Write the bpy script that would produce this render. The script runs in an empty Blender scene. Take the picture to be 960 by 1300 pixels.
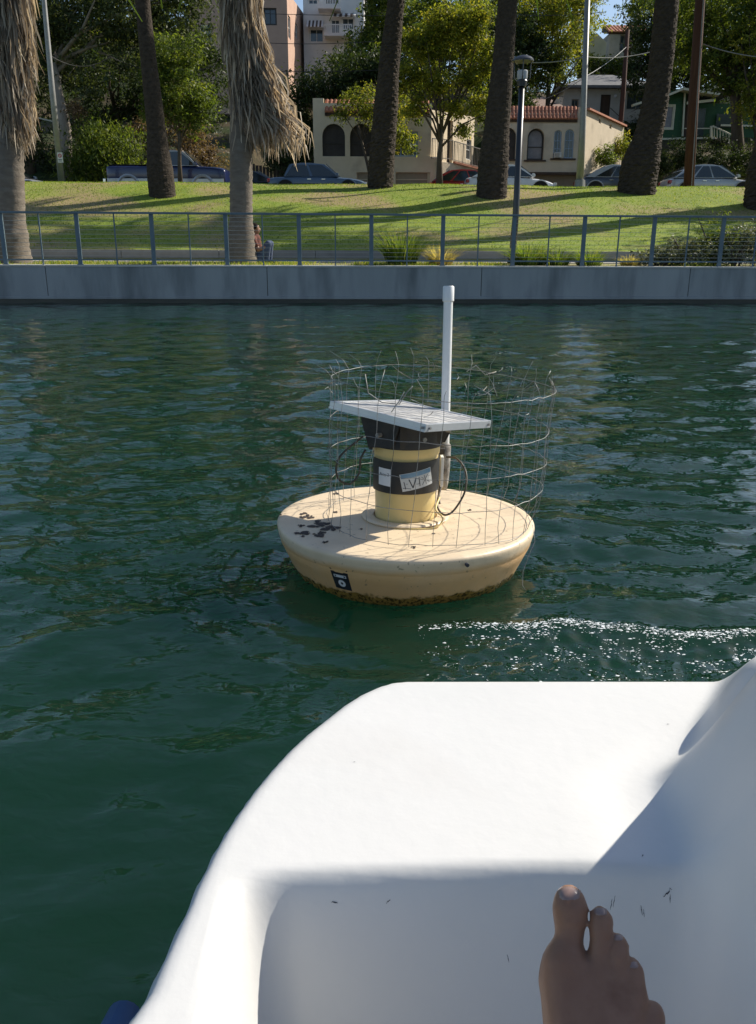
import bpy, bmesh, math, random
import numpy as np
from mathutils import Vector, Matrix
from mathutils.geometry import tessellate_polygon
random.seed(7); RNG = np.random.default_rng(11)
SC = bpy.context.scene
COL = SC.collection
# ---------------------------------------------------------------- camera
CAM_H = 1.24; PITCH = math.atan(332/1064); ROLL = math.radians(.26); FPX = 1064.0
cd = bpy.data.cameras.new('camera'); cam = bpy.data.objects.new('camera', cd); COL.objects.link(cam)
cd.sensor_fit = 'VERTICAL'; cd.sensor_height = 36; cd.lens = 36*FPX/1300; cd.shift_y = -10/1300
cd.clip_start = .02; cd.clip_end = 2000
CM = Matrix.Rotation(math.pi/2-PITCH, 3, 'X') @ Matrix.Rotation(ROLL, 3, 'Z')
cam.matrix_world = Matrix.Translation((0, 0, CAM_H)) @ CM.to_4x4()
SC.camera = cam
# ---------------------------------------------------------------- sky, sun, exposure
SUN_EL = math.radians(37); SUN_AZ = math.radians(30)      # azimuth measured from +X towards +Y
w = bpy.data.worlds.new('World'); SC.world = w; w.use_nodes = True
nt = w.node_tree; bg = nt.nodes['Background']
sky = nt.nodes.new('ShaderNodeTexSky'); sky.sky_type = 'NISHITA'; sky.sun_disc = False
sky.sun_elevation = SUN_EL; sky.sun_rotation = math.pi/2-SUN_AZ
sky.air_density = 1.0; sky.dust_density = .8; sky.ozone_density = 1.6
nt.links.new(sky.outputs[0], bg.inputs[0]); bg.inputs[1].default_value = .10
sl = bpy.data.lights.new('sun', 'SUN'); sl.energy = 5.0; sl.angle = math.radians(.53); sl.color = (1, .93, .81)
sun = bpy.data.objects.new('sun', sl); COL.objects.link(sun)
SDIR = Vector((math.cos(SUN_AZ)*math.cos(SUN_EL), math.sin(SUN_AZ)*math.cos(SUN_EL), math.sin(SUN_EL)))
sun.rotation_euler = SDIR.to_track_quat('Z', 'Y').to_euler()
SC.view_settings.view_transform = 'Standard'; SC.view_settings.look = 'None'
SC.view_settings.exposure = 0.38; SC.view_settings.gamma = 1
# ---------------------------------------------------------------- measuring helpers (sight lines of the camera)
def ray(px, py):
    return CM @ Vector(((px-480)/FPX, -(py-640)/FPX, -1))
def at(px, py, Y):
    d = ray(px, py); return Vector((0, 0, CAM_H)) + d*(Y/d.y)
def atz(px, py, z):
    d = ray(px, py); return Vector((0, 0, CAM_H)) + d*((z-CAM_H)/d.z)
# ---------------------------------------------------------------- materials
def rgb(c): return (c[0], c[1], c[2], 1)
def mat(name, c1, c2=None, rough=.6, scale=8, detail=4, bump=0, bscale=None, metal=0, spec=.5, c3=None, s3=1.5, t3=(.55, .7), stretch=(1, 1, 1), coat=0, trans=0):
    m = bpy.data.materials.new(name); m.use_nodes = True
    n = m.node_tree; L = n.links; b = n.nodes['Principled BSDF']
    b.inputs['Roughness'].default_value = rough; b.inputs['Metallic'].default_value = metal
    b.inputs['Specular IOR Level'].default_value = spec; b.inputs['Base Color'].default_value = rgb(c1)
    if coat: b.inputs['Coat Weight'].default_value = coat; b.inputs['Coat Roughness'].default_value = .08
    if trans: b.inputs['Transmission Weight'].default_value = trans
    tc = n.nodes.new('ShaderNodeTexCoord'); mp = n.nodes.new('ShaderNodeMapping')
    mp.inputs['Scale'].default_value = stretch
    L.new(tc.outputs['Object'], mp.inputs[0]); m['_'] = 0; del m['_']
    out = None
    if c2:
        nz = n.nodes.new('ShaderNodeTexNoise'); nz.inputs['Scale'].default_value = scale; nz.inputs['Detail'].default_value = detail
        nz.inputs['Roughness'].default_value = .62
        L.new(mp.outputs[0], nz.inputs[0])
        rp = n.nodes.new('ShaderNodeValToRGB'); rp.color_ramp.elements[0].position = .32; rp.color_ramp.elements[1].position = .68
        rp.color_ramp.elements[0].color = rgb(c1); rp.color_ramp.elements[1].color = rgb(c2)
        L.new(nz.outputs[0], rp.inputs[0]); out = rp.outputs[0]
        if c3:
            n3 = n.nodes.new('ShaderNodeTexNoise'); n3.inputs['Scale'].default_value = s3; n3.inputs['Detail'].default_value = 5
            L.new(mp.outputs[0], n3.inputs[0])
            mr = n.nodes.new('ShaderNodeMapRange'); mr.inputs[1].default_value = t3[0]; mr.inputs[2].default_value = t3[1]
            L.new(n3.outputs[0], mr.inputs[0])
            mx = n.nodes.new('ShaderNodeMix'); mx.data_type = 'RGBA'
            L.new(mr.outputs[0], mx.inputs[0]); L.new(out, mx.inputs[6]); mx.inputs[7].default_value = rgb(c3); out = mx.outputs[2]
        L.new(out, b.inputs['Base Color'])
    if bump:
        nb = n.nodes.new('ShaderNodeTexNoise'); nb.inputs['Scale'].default_value = bscale or scale*3; nb.inputs['Detail'].default_value = 6
        L.new(mp.outputs[0], nb.inputs[0]); bp = n.nodes.new('ShaderNodeBump'); bp.inputs['Strength'].default_value = 1
        bp.inputs['Distance'].default_value = bump
        L.new(nb.outputs[0], bp.inputs['Height']); L.new(bp.outputs[0], b.inputs['Normal'])
    return m
def leafmat(name, cols, transl=.45, rough=.55, spec=.3, tint=(1.5, 1.45, .7)):
    """leaf colours spread by the per-leaf attribute 'tone'; light passes through the blades"""
    m = bpy.data.materials.new(name); m.use_nodes = True; n = m.node_tree; L = n.links
    b = n.nodes['Principled BSDF']; b.inputs['Roughness'].default_value = rough; b.inputs['Specular IOR Level'].default_value = spec
    a = n.nodes.new('ShaderNodeAttribute'); a.attribute_name = 'tone'
    r = n.nodes.new('ShaderNodeValToRGB'); e = r.color_ramp.elements
    for i, c in enumerate(cols):
        p = i/(len(cols)-1)
        if i == 0: el = e[0]
        elif i == len(cols)-1: el = e[-1]
        else: el = e.new(p)
        el.position = p; el.color = rgb(c)
    L.new(a.outputs['Fac'], r.inputs[0]); L.new(r.outputs[0], b.inputs['Base Color'])
    t = n.nodes.new('ShaderNodeBsdfTranslucent')
    g = n.nodes.new('ShaderNodeMix'); g.data_type = 'RGBA'; g.blend_type = 'MULTIPLY'; g.inputs[0].default_value = 1
    L.new(r.outputs[0], g.inputs[6]); g.inputs[7].default_value = rgb(tint); L.new(g.outputs[2], t.inputs[0])
    mx = n.nodes.new('ShaderNodeMixShader'); mx.inputs[0].default_value = transl
    L.new(b.outputs[0], mx.inputs[1]); L.new(t.outputs[0], mx.inputs[2]); L.new(mx.outputs[0], n.nodes['Material Output'].inputs[0])
    return m
# ---------------------------------------------------------------- objects
ORG = {}
def tag(o, label=None, cat=None, group=None, kind=None):
    if label: o['label'] = label
    if cat: o['category'] = cat
    if group: o['group'] = group
    if kind: o['kind'] = kind
    return o
def empty(name, loc, label, cat, group=None, rot=(0, 0, 0)):
    o = bpy.data.objects.new(name, None); COL.objects.link(o); o.location = loc; o.rotation_euler = rot
    o.empty_display_size = .2; ORG[o.name] = Vector(loc); return tag(o, label, cat, group)
def link(name, me, m, parent=None, org=None, smooth=False):
    o = bpy.data.objects.new(name, me); COL.objects.link(o)
    if m:
        for mm in (m if isinstance(m, (list, tuple)) else [m]): me.materials.append(mm)
    if smooth: me.shade_smooth()
    if parent: o.parent = parent
    ORG[o.name] = org if org is not None else Vector((0, 0, 0))
    return o
def fastmesh(name, V, F, tone=None):
    V = np.asarray(V, dtype=np.float32); F = np.asarray(F, dtype=np.int32); k = F.shape[1]
    me = bpy.data.meshes.new(name); me.vertices.add(len(V)); me.vertices.foreach_set('co', V.ravel())
    me.loops.add(F.size); me.loops.foreach_set('vertex_index', F.ravel())
    me.polygons.add(len(F)); me.polygons.foreach_set('loop_start', np.arange(0, F.size, k, dtype=np.int32))
    me.polygons.foreach_set('loop_total', np.full(len(F), k, dtype=np.int32))
    me.update(calc_edges=True); me.validate()
    if tone is not None:
        a = me.attributes.new('tone', 'FLOAT', 'FACE'); a.data.foreach_set('value', np.asarray(tone, dtype=np.float32))
    return me
def frame(d):
    d = Vector(d).normalized(); u = d.cross(Vector((0, 0, 1)))
    if u.length < 1e-3: u = d.cross(Vector((0, 1, 0)))
    u.normalize(); return d, u, u.cross(d).normalized()
class MB:
    def __init__(s): s.v = []; s.f = []
    def add(s, V, F):
        o = len(s.v); s.v += [tuple(p) for p in V]; s.f += [tuple(i+o for i in q) for q in F]; return s
    def box(s, c, d, M=None):
        V = [Vector((x*d[0]/2, y*d[1]/2, z*d[2]/2)) for x in (-1, 1) for y in (-1, 1) for z in (-1, 1)]
        if M: V = [M @ v for v in V]
        V = [v+Vector(c) for v in V]
        return s.add(V, [(0, 1, 3, 2), (4, 6, 7, 5), (0, 4, 5, 1), (2, 3, 7, 6), (0, 2, 6, 4), (1, 5, 7, 3)])
    def bar(s, p, q, w_, h_, up=(0, 0, 1)):
        p = Vector(p); q = Vector(q); d = (q-p).normalized(); u = d.cross(Vector(up))
        if u.length < 1e-3: u = d.cross(Vector((0, 1, 0)))
        u.normalize(); v = u.cross(d); V = []
        for e in (p, q):
            for a, b in ((-1, -1), (1, -1), (1, 1), (-1, 1)): V.append(e+u*a*w_/2+v*b*h_/2)
        return s.add(V, [(0, 1, 2, 3), (7, 6, 5, 4), (0, 4, 5, 1), (1, 5, 6, 2), (2, 6, 7, 3), (3, 7, 4, 0)])
    def tube(s, pts, r, n=8, cap=True, fn=None):
        pts = [Vector(p) for p in pts]; k = len(pts); rs = r if isinstance(r, (list, tuple)) else [r]*k
        V = []; pu = None
        for i, p in enumerate(pts):
            d = (pts[min(i+1, k-1)]-pts[max(i-1, 0)]).normalized()
            if pu is None: _, u, _ = frame(d)
            else:
                u = pu-d*pu.dot(d); u.normalize()
            pu = u; v = d.cross(u)
            for j in range(n):
                a = 2*math.pi*j/n; q = rs[i]*(fn(i, j) if fn else 1)
                V.append(p+u*math.cos(a)*q+v*math.sin(a)*q)
        F = [(i*n+j, i*n+(j+1) % n, (i+1)*n+(j+1) % n, (i+1)*n+j) for i in range(k-1) for j in range(n)]
        if cap: F += [tuple(range(n))[::-1], tuple((k-1)*n+j for j in range(n))]
        return s.add(V, F)
    def lathe(s, prof, n=48, c=(0, 0, 0), a0=0, a1=2*math.pi):
        full = abs(a1-a0-2*math.pi) < 1e-6; m = n if full else n+1; V = []
        for r, z in prof:
            for j in range(m):
                a = a0+(a1-a0)*j/n; V.append((c[0]+r*math.cos(a), c[1]+r*math.sin(a), c[2]+z))
        F = []
        for i in range(len(prof)-1):
            for j in range(n):
                b = (j+1) % m; F.append((i*m+j, i*m+b, (i+1)*m+b, (i+1)*m+j))
        return s.add(V, F)
    def prism(s, poly, d):
        """planar polygon (3D points) pushed by vector d"""
        k = len(poly); P = [Vector(p) for p in poly]; V = P+[p+Vector(d) for p in P]
        return s.add(V, [tuple(range(k)), tuple(range(2*k-1, k-1, -1))]+[(i, i+k, (i+1) % k+k, (i+1) % k) for i in range(k)])
    def build(s, name, m, parent=None, smooth=False, org=None, bevel=0, normals=True):
        if org is None: org = ORG[parent.name] if parent is not None else Vector((0, 0, 0))
        me = bpy.data.meshes.new(name); me.from_pydata([tuple(Vector(v)-org) for v in s.v], [], s.f)
        if normals or bevel:
            bm = bmesh.new(); bm.from_mesh(me)
            if normals: bmesh.ops.recalc_face_normals(bm, faces=bm.faces)
            if bevel:
                es = [e for e in bm.edges if e.is_manifold and e.calc_face_angle(0) > .5]
                bmesh.ops.bevel(bm, geom=es, offset=bevel, segments=2, affect='EDGES', profile=.6)
            bm.to_mesh(me); bm.free()
        o = link(name, me, m, parent, org, smooth)
        if parent is None: o.location = org
        return o
def smooth_angle(o, deg=35):
    me = o.data; me.shade_smooth()
    try: me.set_sharp_from_angle(angle=math.radians(deg))
    except Exception: pass
    return o
def lerp(a, b, t): return a+(b-a)*t
# ---------------------------------------------------------------- smooth solids from distance fields (bodies, foot)
def surface_nets(fn, lo, hi, h):
    lo = np.array(lo, float); n = np.ceil((np.array(hi)-lo)/h).astype(int)+1
    ax = [lo[i]+h*np.arange(n[i]) for i in range(3)]
    X, Y, Z = np.meshgrid(*ax, indexing='ij'); D = fn(X, Y, Z); S = D < 0
    c = n-1
    acc = np.zeros((*c, 3)); cnt = np.zeros(tuple(c))
    I = np.indices(tuple(c)).astype(float)
    for a in range(3):
        o = [i for i in range(3) if i != a]
        for b0 in (0, 1):
            for b1 in (0, 1):
                st = [0, 0, 0]; st[o[0]] = b0; st[o[1]] = b1; en = list(st); en[a] = 1
                s0 = tuple(slice(st[i], st[i]+c[i]) for i in range(3)); s1 = tuple(slice(en[i], en[i]+c[i]) for i in range(3))
                x = S[s0] != S[s1]; d0 = D[s0]; d1 = D[s1]
                t = np.where(x, d0/np.where(x, d0-d1, 1), 0)
                for i in range(3):
                    acc[..., i] += np.where(x, I[i]+(t if i == a else st[i]), 0)
                cnt += x
    ok = cnt > 0; idx = -np.ones(tuple(c), int); idx[ok] = np.arange(ok.sum())
    V = lo+h*(acc[ok]/cnt[ok][:, None]); F = []
    for a in range(3):
        b, d = [(1, 2), (2, 0), (0, 1)][a]
        sl0 = [slice(0, n[i]) for i in range(3)]; s0 = list(sl0); s1 = list(sl0); s0[a] = slice(0, n[a]-1); s1[a] = slice(1, n[a])
        x = S[tuple(s0)] != S[tuple(s1)]; P = np.argwhere(x)
        P = P[(P[:, b] > 0) & (P[:, d] > 0) & (P[:, b] < c[b]) & (P[:, d] < c[d])]
        if len(P) == 0: continue
        eb = np.zeros(3, int); eb[b] = 1; ed = np.zeros(3, int); ed[d] = 1
        q = [idx[tuple((P-e).T)] for e in (eb+ed, ed, 0*eb, eb)]
        Q = np.stack(q, 1); flip = ~S[tuple(P.T)]; Q[flip] = Q[flip][:, ::-1]; F.append(Q)
    return V, np.concatenate(F)
def smin(a, b, k):
    h = np.clip(.5+.5*(b-a)/k, 0, 1); return b*(1-h)+a*h-k*h*(1-h)
def cone_sdf(X, Y, Z, a, ra, b, rb):
    a = np.array(a, float); b = np.array(b, float); d = b-a; L2 = max(d@d, 1e-12)
    t = np.clip(((X-a[0])*d[0]+(Y-a[1])*d[1]+(Z-a[2])*d[2])/L2, 0, 1)
    return np.sqrt((X-a[0]-t*d[0])**2+(Y-a[1]-t*d[1])**2+(Z-a[2]-t*d[2])**2)-(ra+(rb-ra)*t)
def body_mesh(name, segs, h, k, pad=.03):
    P = np.array([p for s in segs for p in (s[0], s[2])]); R = max(max(s[1], s[3]) for s in segs)
    def fn(X, Y, Z):
        D = None
        for s in segs:
            kk = s[4] if len(s) > 4 else k
            d = cone_sdf(X, Y, Z, *s[:4]); D = d if D is None else smin(D, d, kk)
        return D
    V, F = surface_nets(fn, P.min(0)-R-pad, P.max(0)+R+pad, h)
    return fastmesh(name, V, F)
# ---------------------------------------------------------------- materials of the place
M = {}
M['concrete'] = mat('concrete', (.28, .30, .305), (.37, .385, .385), .85, .9, 6, .004, 30, c3=(.17, .185, .19), s3=1.5, t3=(.48, .70), stretch=(1.5, 1, .28))
M['concrete_cap'] = mat('concrete_cap', (.42, .42, .39), (.52, .51, .47), .85, 3, 5, .003, 40)
M['curb'] = mat('curb_concrete', (.21, .205, .20), (.29, .28, .27), .85, 2, 5, .004, 25, c3=(.2, .19, .18), s3=2)
M['path'] = mat('path_concrete', (.38, .35, .30), (.48, .45, .39), .9, 2, 5, .003, 30)
M['rail'] = mat('painted_steel_bluegrey', (.10, .145, .18), (.13, .18, .215), .45, 6, 3, .0005, 60, metal=.15)
M['cable'] = mat('steel_cable', (.32, .33, .33), None, .4, metal=.7)
M['lawn'] = mat('lawn', (.25, .29, .045), (.16, .23, .032), .9, 1.3, 6, .02, 22, spec=.2, c3=(.30, .235, .11), s3=.33, t3=(.46, .60))
M['strip'] = mat('strip_soil_grass', (.20, .20, .06), (.33, .29, .17), .95, 1.2, 6, .02, 25, spec=.2)
M['asphalt'] = mat('asphalt', (.045, .045, .047), (.06, .06, .06), .9, 4, 5, .003, 80)
M['soil'] = mat('hillside_soil', (.05, .045, .025), (.10, .075, .045), .95, .5, 7, .08, 3, spec=.1, c3=(.035, .05, .018), s3=.35, t3=(.45, .6))
M['palm_smooth'] = mat('palm_bark_pale', (.14, .118, .098), (.22, .19, .155), .9, 5, 6, .012, 18, spec=.2, c3=(.17, .14, .11), s3=3, t3=(.5, .7), stretch=(1, 1, 2.5))
M['palm_rough'] = mat('palm_bark_dark', (.035, .028, .022), (.075, .060, .047), .95, 7, 7, .03, 14, spec=.15, stretch=(1, 1, 1.6))
M['bark'] = mat('bark', (.07, .055, .04), (.12, .095, .07), .95, 6, 6, .02, 16, spec=.2, stretch=(1, 1, .4))
M['bark_pale'] = mat('bark_pale', (.20, .17, .14), (.32, .28, .23), .95, 4, 6, .02, 12, spec=.2, stretch=(1, 1, .4))
M['dead'] = leafmat('dead_fronds', [(.08, .065, .052), (.26, .22, .18), (.52, .45, .36), (.74, .66, .54)], .38, .7, .2, (1.2, 1.05, .8))
M['frond'] = leafmat('palm_fronds', [(.035, .06, .015), (.06, .10, .02), (.10, .14, .03)], .35, .4, .4)
M['leaf_dark'] = leafmat('leaf_dark', [(.012, .022, .007), (.028, .048, .012), (.05, .075, .018), (.085, .105, .03)], .38)
M['leaf_mid'] = leafmat('leaf_mid', [(.026, .044, .010), (.065, .10, .018), (.13, .175, .028), (.21, .23, .04)], .5)
M['leaf_lit'] = leafmat('leaf_yellow', [(.05, .068, .013), (.12, .155, .024), (.23, .25, .034), (.38, .31, .045)], .55)
M['leaf_pine'] = leafmat('leaf_pine', [(.02, .03, .012), (.042, .06, .022), (.08, .105, .036), (.13, .145, .05)], .4)
M['leaf_dry'] = leafmat('leaf_dry', [(.06, .04, .025), (.13, .085, .05), (.22, .15, .09), (.10, .11, .03)], .35)
M['leaf_grey'] = leafmat('leaf_pale_shrub', [(.03, .04, .018), (.07, .085, .04), (.20, .22, .13), (.34, .35, .25)], .25)
M['grass_blade'] = leafmat('grass_blades', [(.07, .12, .015), (.15, .23, .028), (.27, .32, .045), (.42, .36, .13)], .5)
M['grass_green'] = leafmat('grass_clump_green', [(.04, .075, .014), (.09, .15, .02), (.15, .22, .03), (.26, .28, .09)], .5)
M['grass_straw'] = leafmat('grass_clump_straw', [(.12, .14, .04), (.28, .25, .09), (.48, .40, .18), (.55, .46, .24)], .5)
M['stucco'] = mat('stucco_cream', (.66, .55, .39), (.73, .61, .44), .9, 1.6, 6, .01, 22, spec=.2, c3=(.34, .27, .19), s3=.8, t3=(.56, .75))
M['stucco2'] = mat('stucco_beige', (.62, .52, .38), (.70, .59, .44), .9, 1.6, 6, .01, 22, spec=.2, c3=(.32, .26, .19), s3=.7, t3=(.54, .75))
M['stucco_pink'] = mat('stucco_pink', (.50, .33, .25), (.56, .38, .29), .9, 1.4, 5, .008, 20, spec=.2)
M['stucco_white'] = mat('stucco_white', (.62, .61, .60), (.72, .71, .69), .9, 1.4, 5, .006, 20, spec=.2)
M['stucco_grey'] = mat('stucco_palegrey', (.42, .42, .40), (.52, .52, .50), .9, 1.4, 5, .006, 20, spec=.2)
M['stucco_yellow'] = mat('stucco_paleyellow', (.60, .55, .38), (.68, .62, .44), .9, 1.4, 5, .006, 20, spec=.2)
M['tile'] = mat('terracotta_tile', (.38, .13, .07), (.50, .22, .13), .85, 5, 5, .004, 30, c3=(.28, .12, .08), s3=3)
M['shingle'] = mat('roof_shingle_grey', (.13, .13, .135), (.20, .20, .205), .9, 3, 6, .01, 30)
M['shingle_brown'] = mat('roof_shingle_brown', (.22, .15, .12), (.32, .22, .18), .9, 3, 6, .01, 30)
M['glass_dark'] = mat('window_glass', (.04, .055, .065), None, .08, spec=.8)
M['screen_dark'] = mat('dark_screen', (.045, .038, .034), (.07, .06, .052), .85, 2)
M['curtain'] = mat('curtain_grey', (.22, .21, .22), (.30, .29, .29), .9, 3)
M['frame_blue'] = mat('window_frame_blue', (.30, .38, .45), None, .5)
M['frame_white'] = mat('window_frame_white', (.70, .69, .66), (.62, .61, .58), .55, 10)
M['frame_dark'] = mat('window_frame_dark', (.04, .035, .03), None, .6)
M['wood_dark'] = mat('wood_dark', (.05, .03, .02), (.09, .055, .035), .7, 5, stretch=(1, 1, .1))
M['garage'] = mat('garage_door', (.30, .24, .17), (.36, .29, .20), .7, 3)
M['iron'] = mat('black_iron', (.02, .02, .02), None, .5)
M['iron_pale'] = mat('grey_railing', (.28, .25, .21), None, .6)
M['green_paint'] = mat('green_clapboard', (.018, .075, .026), (.026, .095, .034), .6, 4, 4, spec=.4)
M['trim'] = mat('cream_trim', (.66, .62, .45), (.58, .54, .40), .6, 8)
M['pole_metal'] = mat('galvanised_pole', (.24, .24, .235), (.32, .32, .31), .5, 4, 5, .001, 30, metal=.4)
M['pole_wood'] = mat('creosoted_pole', (.055, .022, .014), (.095, .04, .024), .9, 5, 6, .01, 20, stretch=(3, 3, .2))
M['lamp_black'] = mat('lamp_black_paint', (.015, .017, .02), None, .4, coat=.3)
M['lamp_glass'] = mat('frosted_lamp_glass', (.42, .44, .46), None, .3)
M['rubber'] = mat('tyre_rubber', (.015, .015, .015), None, .8)
M['rim'] = mat('wheel_rim', (.45, .45, .46), None, .3, metal=.8)
M['car_glass'] = mat('car_glass', (.02, .028, .03), None, .05, spec=.9)
M['car_navy'] = mat('paint_navy', (.010, .018, .075), (.014, .022, .09), .3, 3, coat=.8)
M['car_blue'] = mat('paint_slate_blue', (.075, .12, .19), (.09, .14, .21), .4, 3, coat=.5)
M['car_silver'] = mat('paint_silver', (.42, .43, .44), (.47, .48, .49), .3, 3, metal=.3, coat=.7)
M['car_white'] = mat('paint_white', (.72, .74, .76), (.78, .79, .80), .3, 3, coat=.7)
M['car_dark'] = mat('paint_graphite', (.06, .07, .09), (.075, .085, .105), .3, 3, metal=.3, coat=.7)
M['car_red'] = mat('paint_red', (.45, .03, .025), (.5, .04, .03), .3, 3, coat=.7)
M['light_red'] = mat('tail_light', (.35, .01, .01), None, .2, coat=.5)
M['light_clear'] = mat('head_light', (.7, .7, .7), None, .15, coat=.5)
M['chrome'] = mat('chrome', (.6, .6, .6), None, .15, metal=1)
# ---------------------------------------------------------------- terrain
def wallY(x): return 18.42+.0617*x
PS = np.array([-.2, 0, 3.6, 3.9, 6.5, 13.0, 15.3, 16.8, 18.6, 19.4, 25.6, 25.8, 31, 40.5, 44, 52, 60, 75, 130, 400])
PZ = np.array([.74, .76, .80, 1.0, 1.42, 2.95, 3.31, 3.42, 3.38, 3.20, 3.20, 3.32, 3.36, 3.7, 8.2, 10.5, 13.0, 16.5, 17, 17.0])
def ground_xs(x, s):
    x = np.asarray(x, float); s = np.asarray(s, float)
    z = np.interp(s, PS, PZ)
    side = np.clip((x-16.0)/2.5, 0, 1)+np.clip((-5.0-x)/2.0, 0, 1); side = np.clip(side, 0, 1)
    z2 = np.interp(s, [25.8, 27.5, 32, 40, 44, 52, 60, 75, 400], [3.42, 3.5, 5.9, 7.2, 8.6, 10.8, 13, 16.5, 17])
    z = np.where(s > 25.8, z*(1-side)+z2*side, z)
    dip = np.exp(-((x-.32*(s+18)+3.5)/7.5)**2)*np.clip((s-52)/14, 0, 1)
    z = z-dip*4.0
    z = z+np.clip((s-52)/20, 0, 1)*4.5*np.clip((-x-2)/14, 0, 1)
    m = np.clip((s-44)/10, 0, 1); z = z+m*(.5*np.sin(x*.5+s*.3)+.4*np.sin(x*1.1-s*.7))
    lw = np.clip((s-4)/4, 0, 1)*np.clip((18-s)/4, 0, 1); z = z+lw*(.05*np.sin(x*.6+s*.4)+.03*np.sin(x*1.7-s*.9))
    return z
def gz(x, y): return float(ground_xs(x, y-wallY(x)))
def on_ground(px, py, y0=18.6, y1=60):
    """the point of the terrain seen at that place"""
    y = y0
    while y < y1:
        p = at(px, py, y)
        if p.z <= gz(p.x, y): return Vector((p.x, y, gz(p.x, y)))
        y += .04
    return Vector((p.x, y1, gz(p.x, y1)))
def sheet(name, s0, s1, ds, m, x0=-60, x1=60, dx=.7, dz=0, label=None, kind='structure'):
    xs = np.arange(x0, x1+dx, dx); ss = np.concatenate([np.arange(s0, s1, ds), [s1]])
    X, S = np.meshgrid(xs, ss); Z = ground_xs(X, S)+dz; Y = S+wallY(X)
    V = np.stack([X, Y, Z], -1).reshape(-1, 3); nx = len(xs); ny = len(ss)
    i, j = np.meshgrid(np.arange(nx-1), np.arange(ny-1)); a = (j*nx+i).ravel()
    F = np.stack([a, a+1, a+nx+1, a+nx], 1)
    o = link(name, fastmesh(name, V, F), m, None, None, True); o['kind'] = kind
    if label: o['label'] = label
    return o
sheet('planting_strip', .33, 3.72, .3, M['strip'])
sheet('lawn', 3.9, 19.2, .25, M['lawn'], dx=.4)
sheet('road', 19.2, 25.65, 1.0, M['asphalt'])
sheet('hillside', 25.65, 130, .8, M['soil'], x0=-90, x1=110, dx=.9)
sheet('far_ground', 130, 900, 60, M['soil'], x0=-900, x1=900, dx=60)
# ---------------------------------------------------------------- lake: one displaced sheet with real ripples
def water_material():
    m = bpy.data.materials.new('lake_water'); m.use_nodes = True; n = m.node_tree; L = n.links
    b = n.nodes['Principled BSDF']; b.inputs['Roughness'].default_value = .0; b.inputs['IOR'].default_value = 1.333; b.inputs['Subsurface Weight'].default_value = 1.0; b.inputs['Subsurface Radius'].default_value = (.35, 1.0, .8); b.inputs['Subsurface Scale'].default_value = 2.2; b.subsurface_method = 'BURLEY'
    tc = n.nodes.new('ShaderNodeTexCoord')
    nz = n.nodes.new('ShaderNodeTexNoise'); nz.inputs['Scale'].default_value = .5; nz.inputs['Detail'].default_value = 3
    L.new(tc.outputs['Object'], nz.inputs[0])
    r = n.nodes.new('ShaderNodeValToRGB'); r.color_ramp.elements[0].color = (.0044, .0215, .0118, 1); r.color_ramp.elements[1].color = (.0070, .0300, .0168, 1)
    r.color_ramp.elements[0].position = .3; r.color_ramp.elements[1].position = .7
    L.new(nz.outputs[0], r.inputs[0]); L.new(r.outputs[0], b.inputs['Base Color'])
    mp = n.nodes.new('ShaderNodeMapping'); mp.inputs['Scale'].default_value = (1, 1.7, 1); L.new(tc.outputs['Object'], mp.inputs[0])
    n1 = n.nodes.new('ShaderNodeTexNoise'); n1.inputs['Scale'].default_value = 5.0; n1.inputs['Detail'].default_value = 2.2; n1.inputs['Roughness'].default_value = .4
    L.new(mp.outputs[0], n1.inputs[0])
    bp = n.nodes.new('ShaderNodeBump'); bp.inputs['Distance'].default_value = .022; bp.inputs['Strength'].default_value = .38
    n2 = n.nodes.new('ShaderNodeTexNoise'); n2.inputs['Scale'].default_value = 15; n2.inputs['Detail'].default_value = 2; n2.inputs['Roughness'].default_value = .4; n2.inputs['Distortion'].default_value = .6
    L.new(mp.outputs[0], n2.inputs[0]); b2 = n.nodes.new('ShaderNodeBump'); b2.inputs['Distance'].default_value = .0065; b2.inputs['Strength'].default_value = .4
    L.new(n2.outputs[0], b2.inputs['Height']); L.new(bp.outputs[0], b2.inputs['Normal'])
    L.new(n1.outputs[0], bp.inputs['Height']); L.new(b2.outputs[0], b.inputs['Normal'])
    return m
M['water'] = water_material()
def crest_y(x): return 2.56+.02*np.sin(x*3.1)+.012*np.sin(x*11)-.05*np.clip(.5-x, 0, 1)
def wave_height(X, Y, step):
    rng = np.random.default_rng(5); Z = np.zeros_like(X)
    for i in range(90):
        lam = .085*(1.1/.085)**rng.random(); th = rng.normal(1.75, .7); k = 2*math.pi/lam; ph = rng.random()*6.28
        a = .0138*lam/(2*math.pi)*(1.1 if lam > .3 else 1.0)
        fade = np.clip((lam/step-2.2)/2, 0, 1)
        Z += a*fade*np.sin(k*(math.cos(th)*X+math.sin(th)*Y)+ph+.7*np.sin(X*.9+Y*.5+i))
    # boat wake: curved ripples spreading to the right of the buoy and a broken crest off the bow
    R_ = np.hypot(X-.9, Y-1.2); env = np.exp(-((R_-2.2)/1.1)**2)*np.clip((X-.35)/.6, 0, 1)
    Z += .006*env*np.sin(2*math.pi*R_/.30)*np.clip((.3/step-2.2)/2, 0, 1)
    R2 = np.hypot(X-.1, Y-3.08); Z += .003*np.exp(-((R2-.75)/.3)**2)*np.sin(2*math.pi*R2/.17)
    e2 = np.clip((X-.05)/.35, 0, 1)*np.clip((4-X)/2, 0, 1); cy = crest_y(X)
    Z += e2*(.012*np.exp(-((Y-cy)/.04)**2)-.006*np.exp(-((Y-cy+.13)/.07)**2))
    turb = e2*np.exp(-((Y-cy+.22)/.20)**2)
    for i in range(14):
        th = rng.random()*6.28; k = 2*math.pi/(.05+.06*rng.random()); Z += turb*.0012*np.sin(k*(math.cos(th)*X+math.sin(th)*Y)+i)
    return Z
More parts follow.
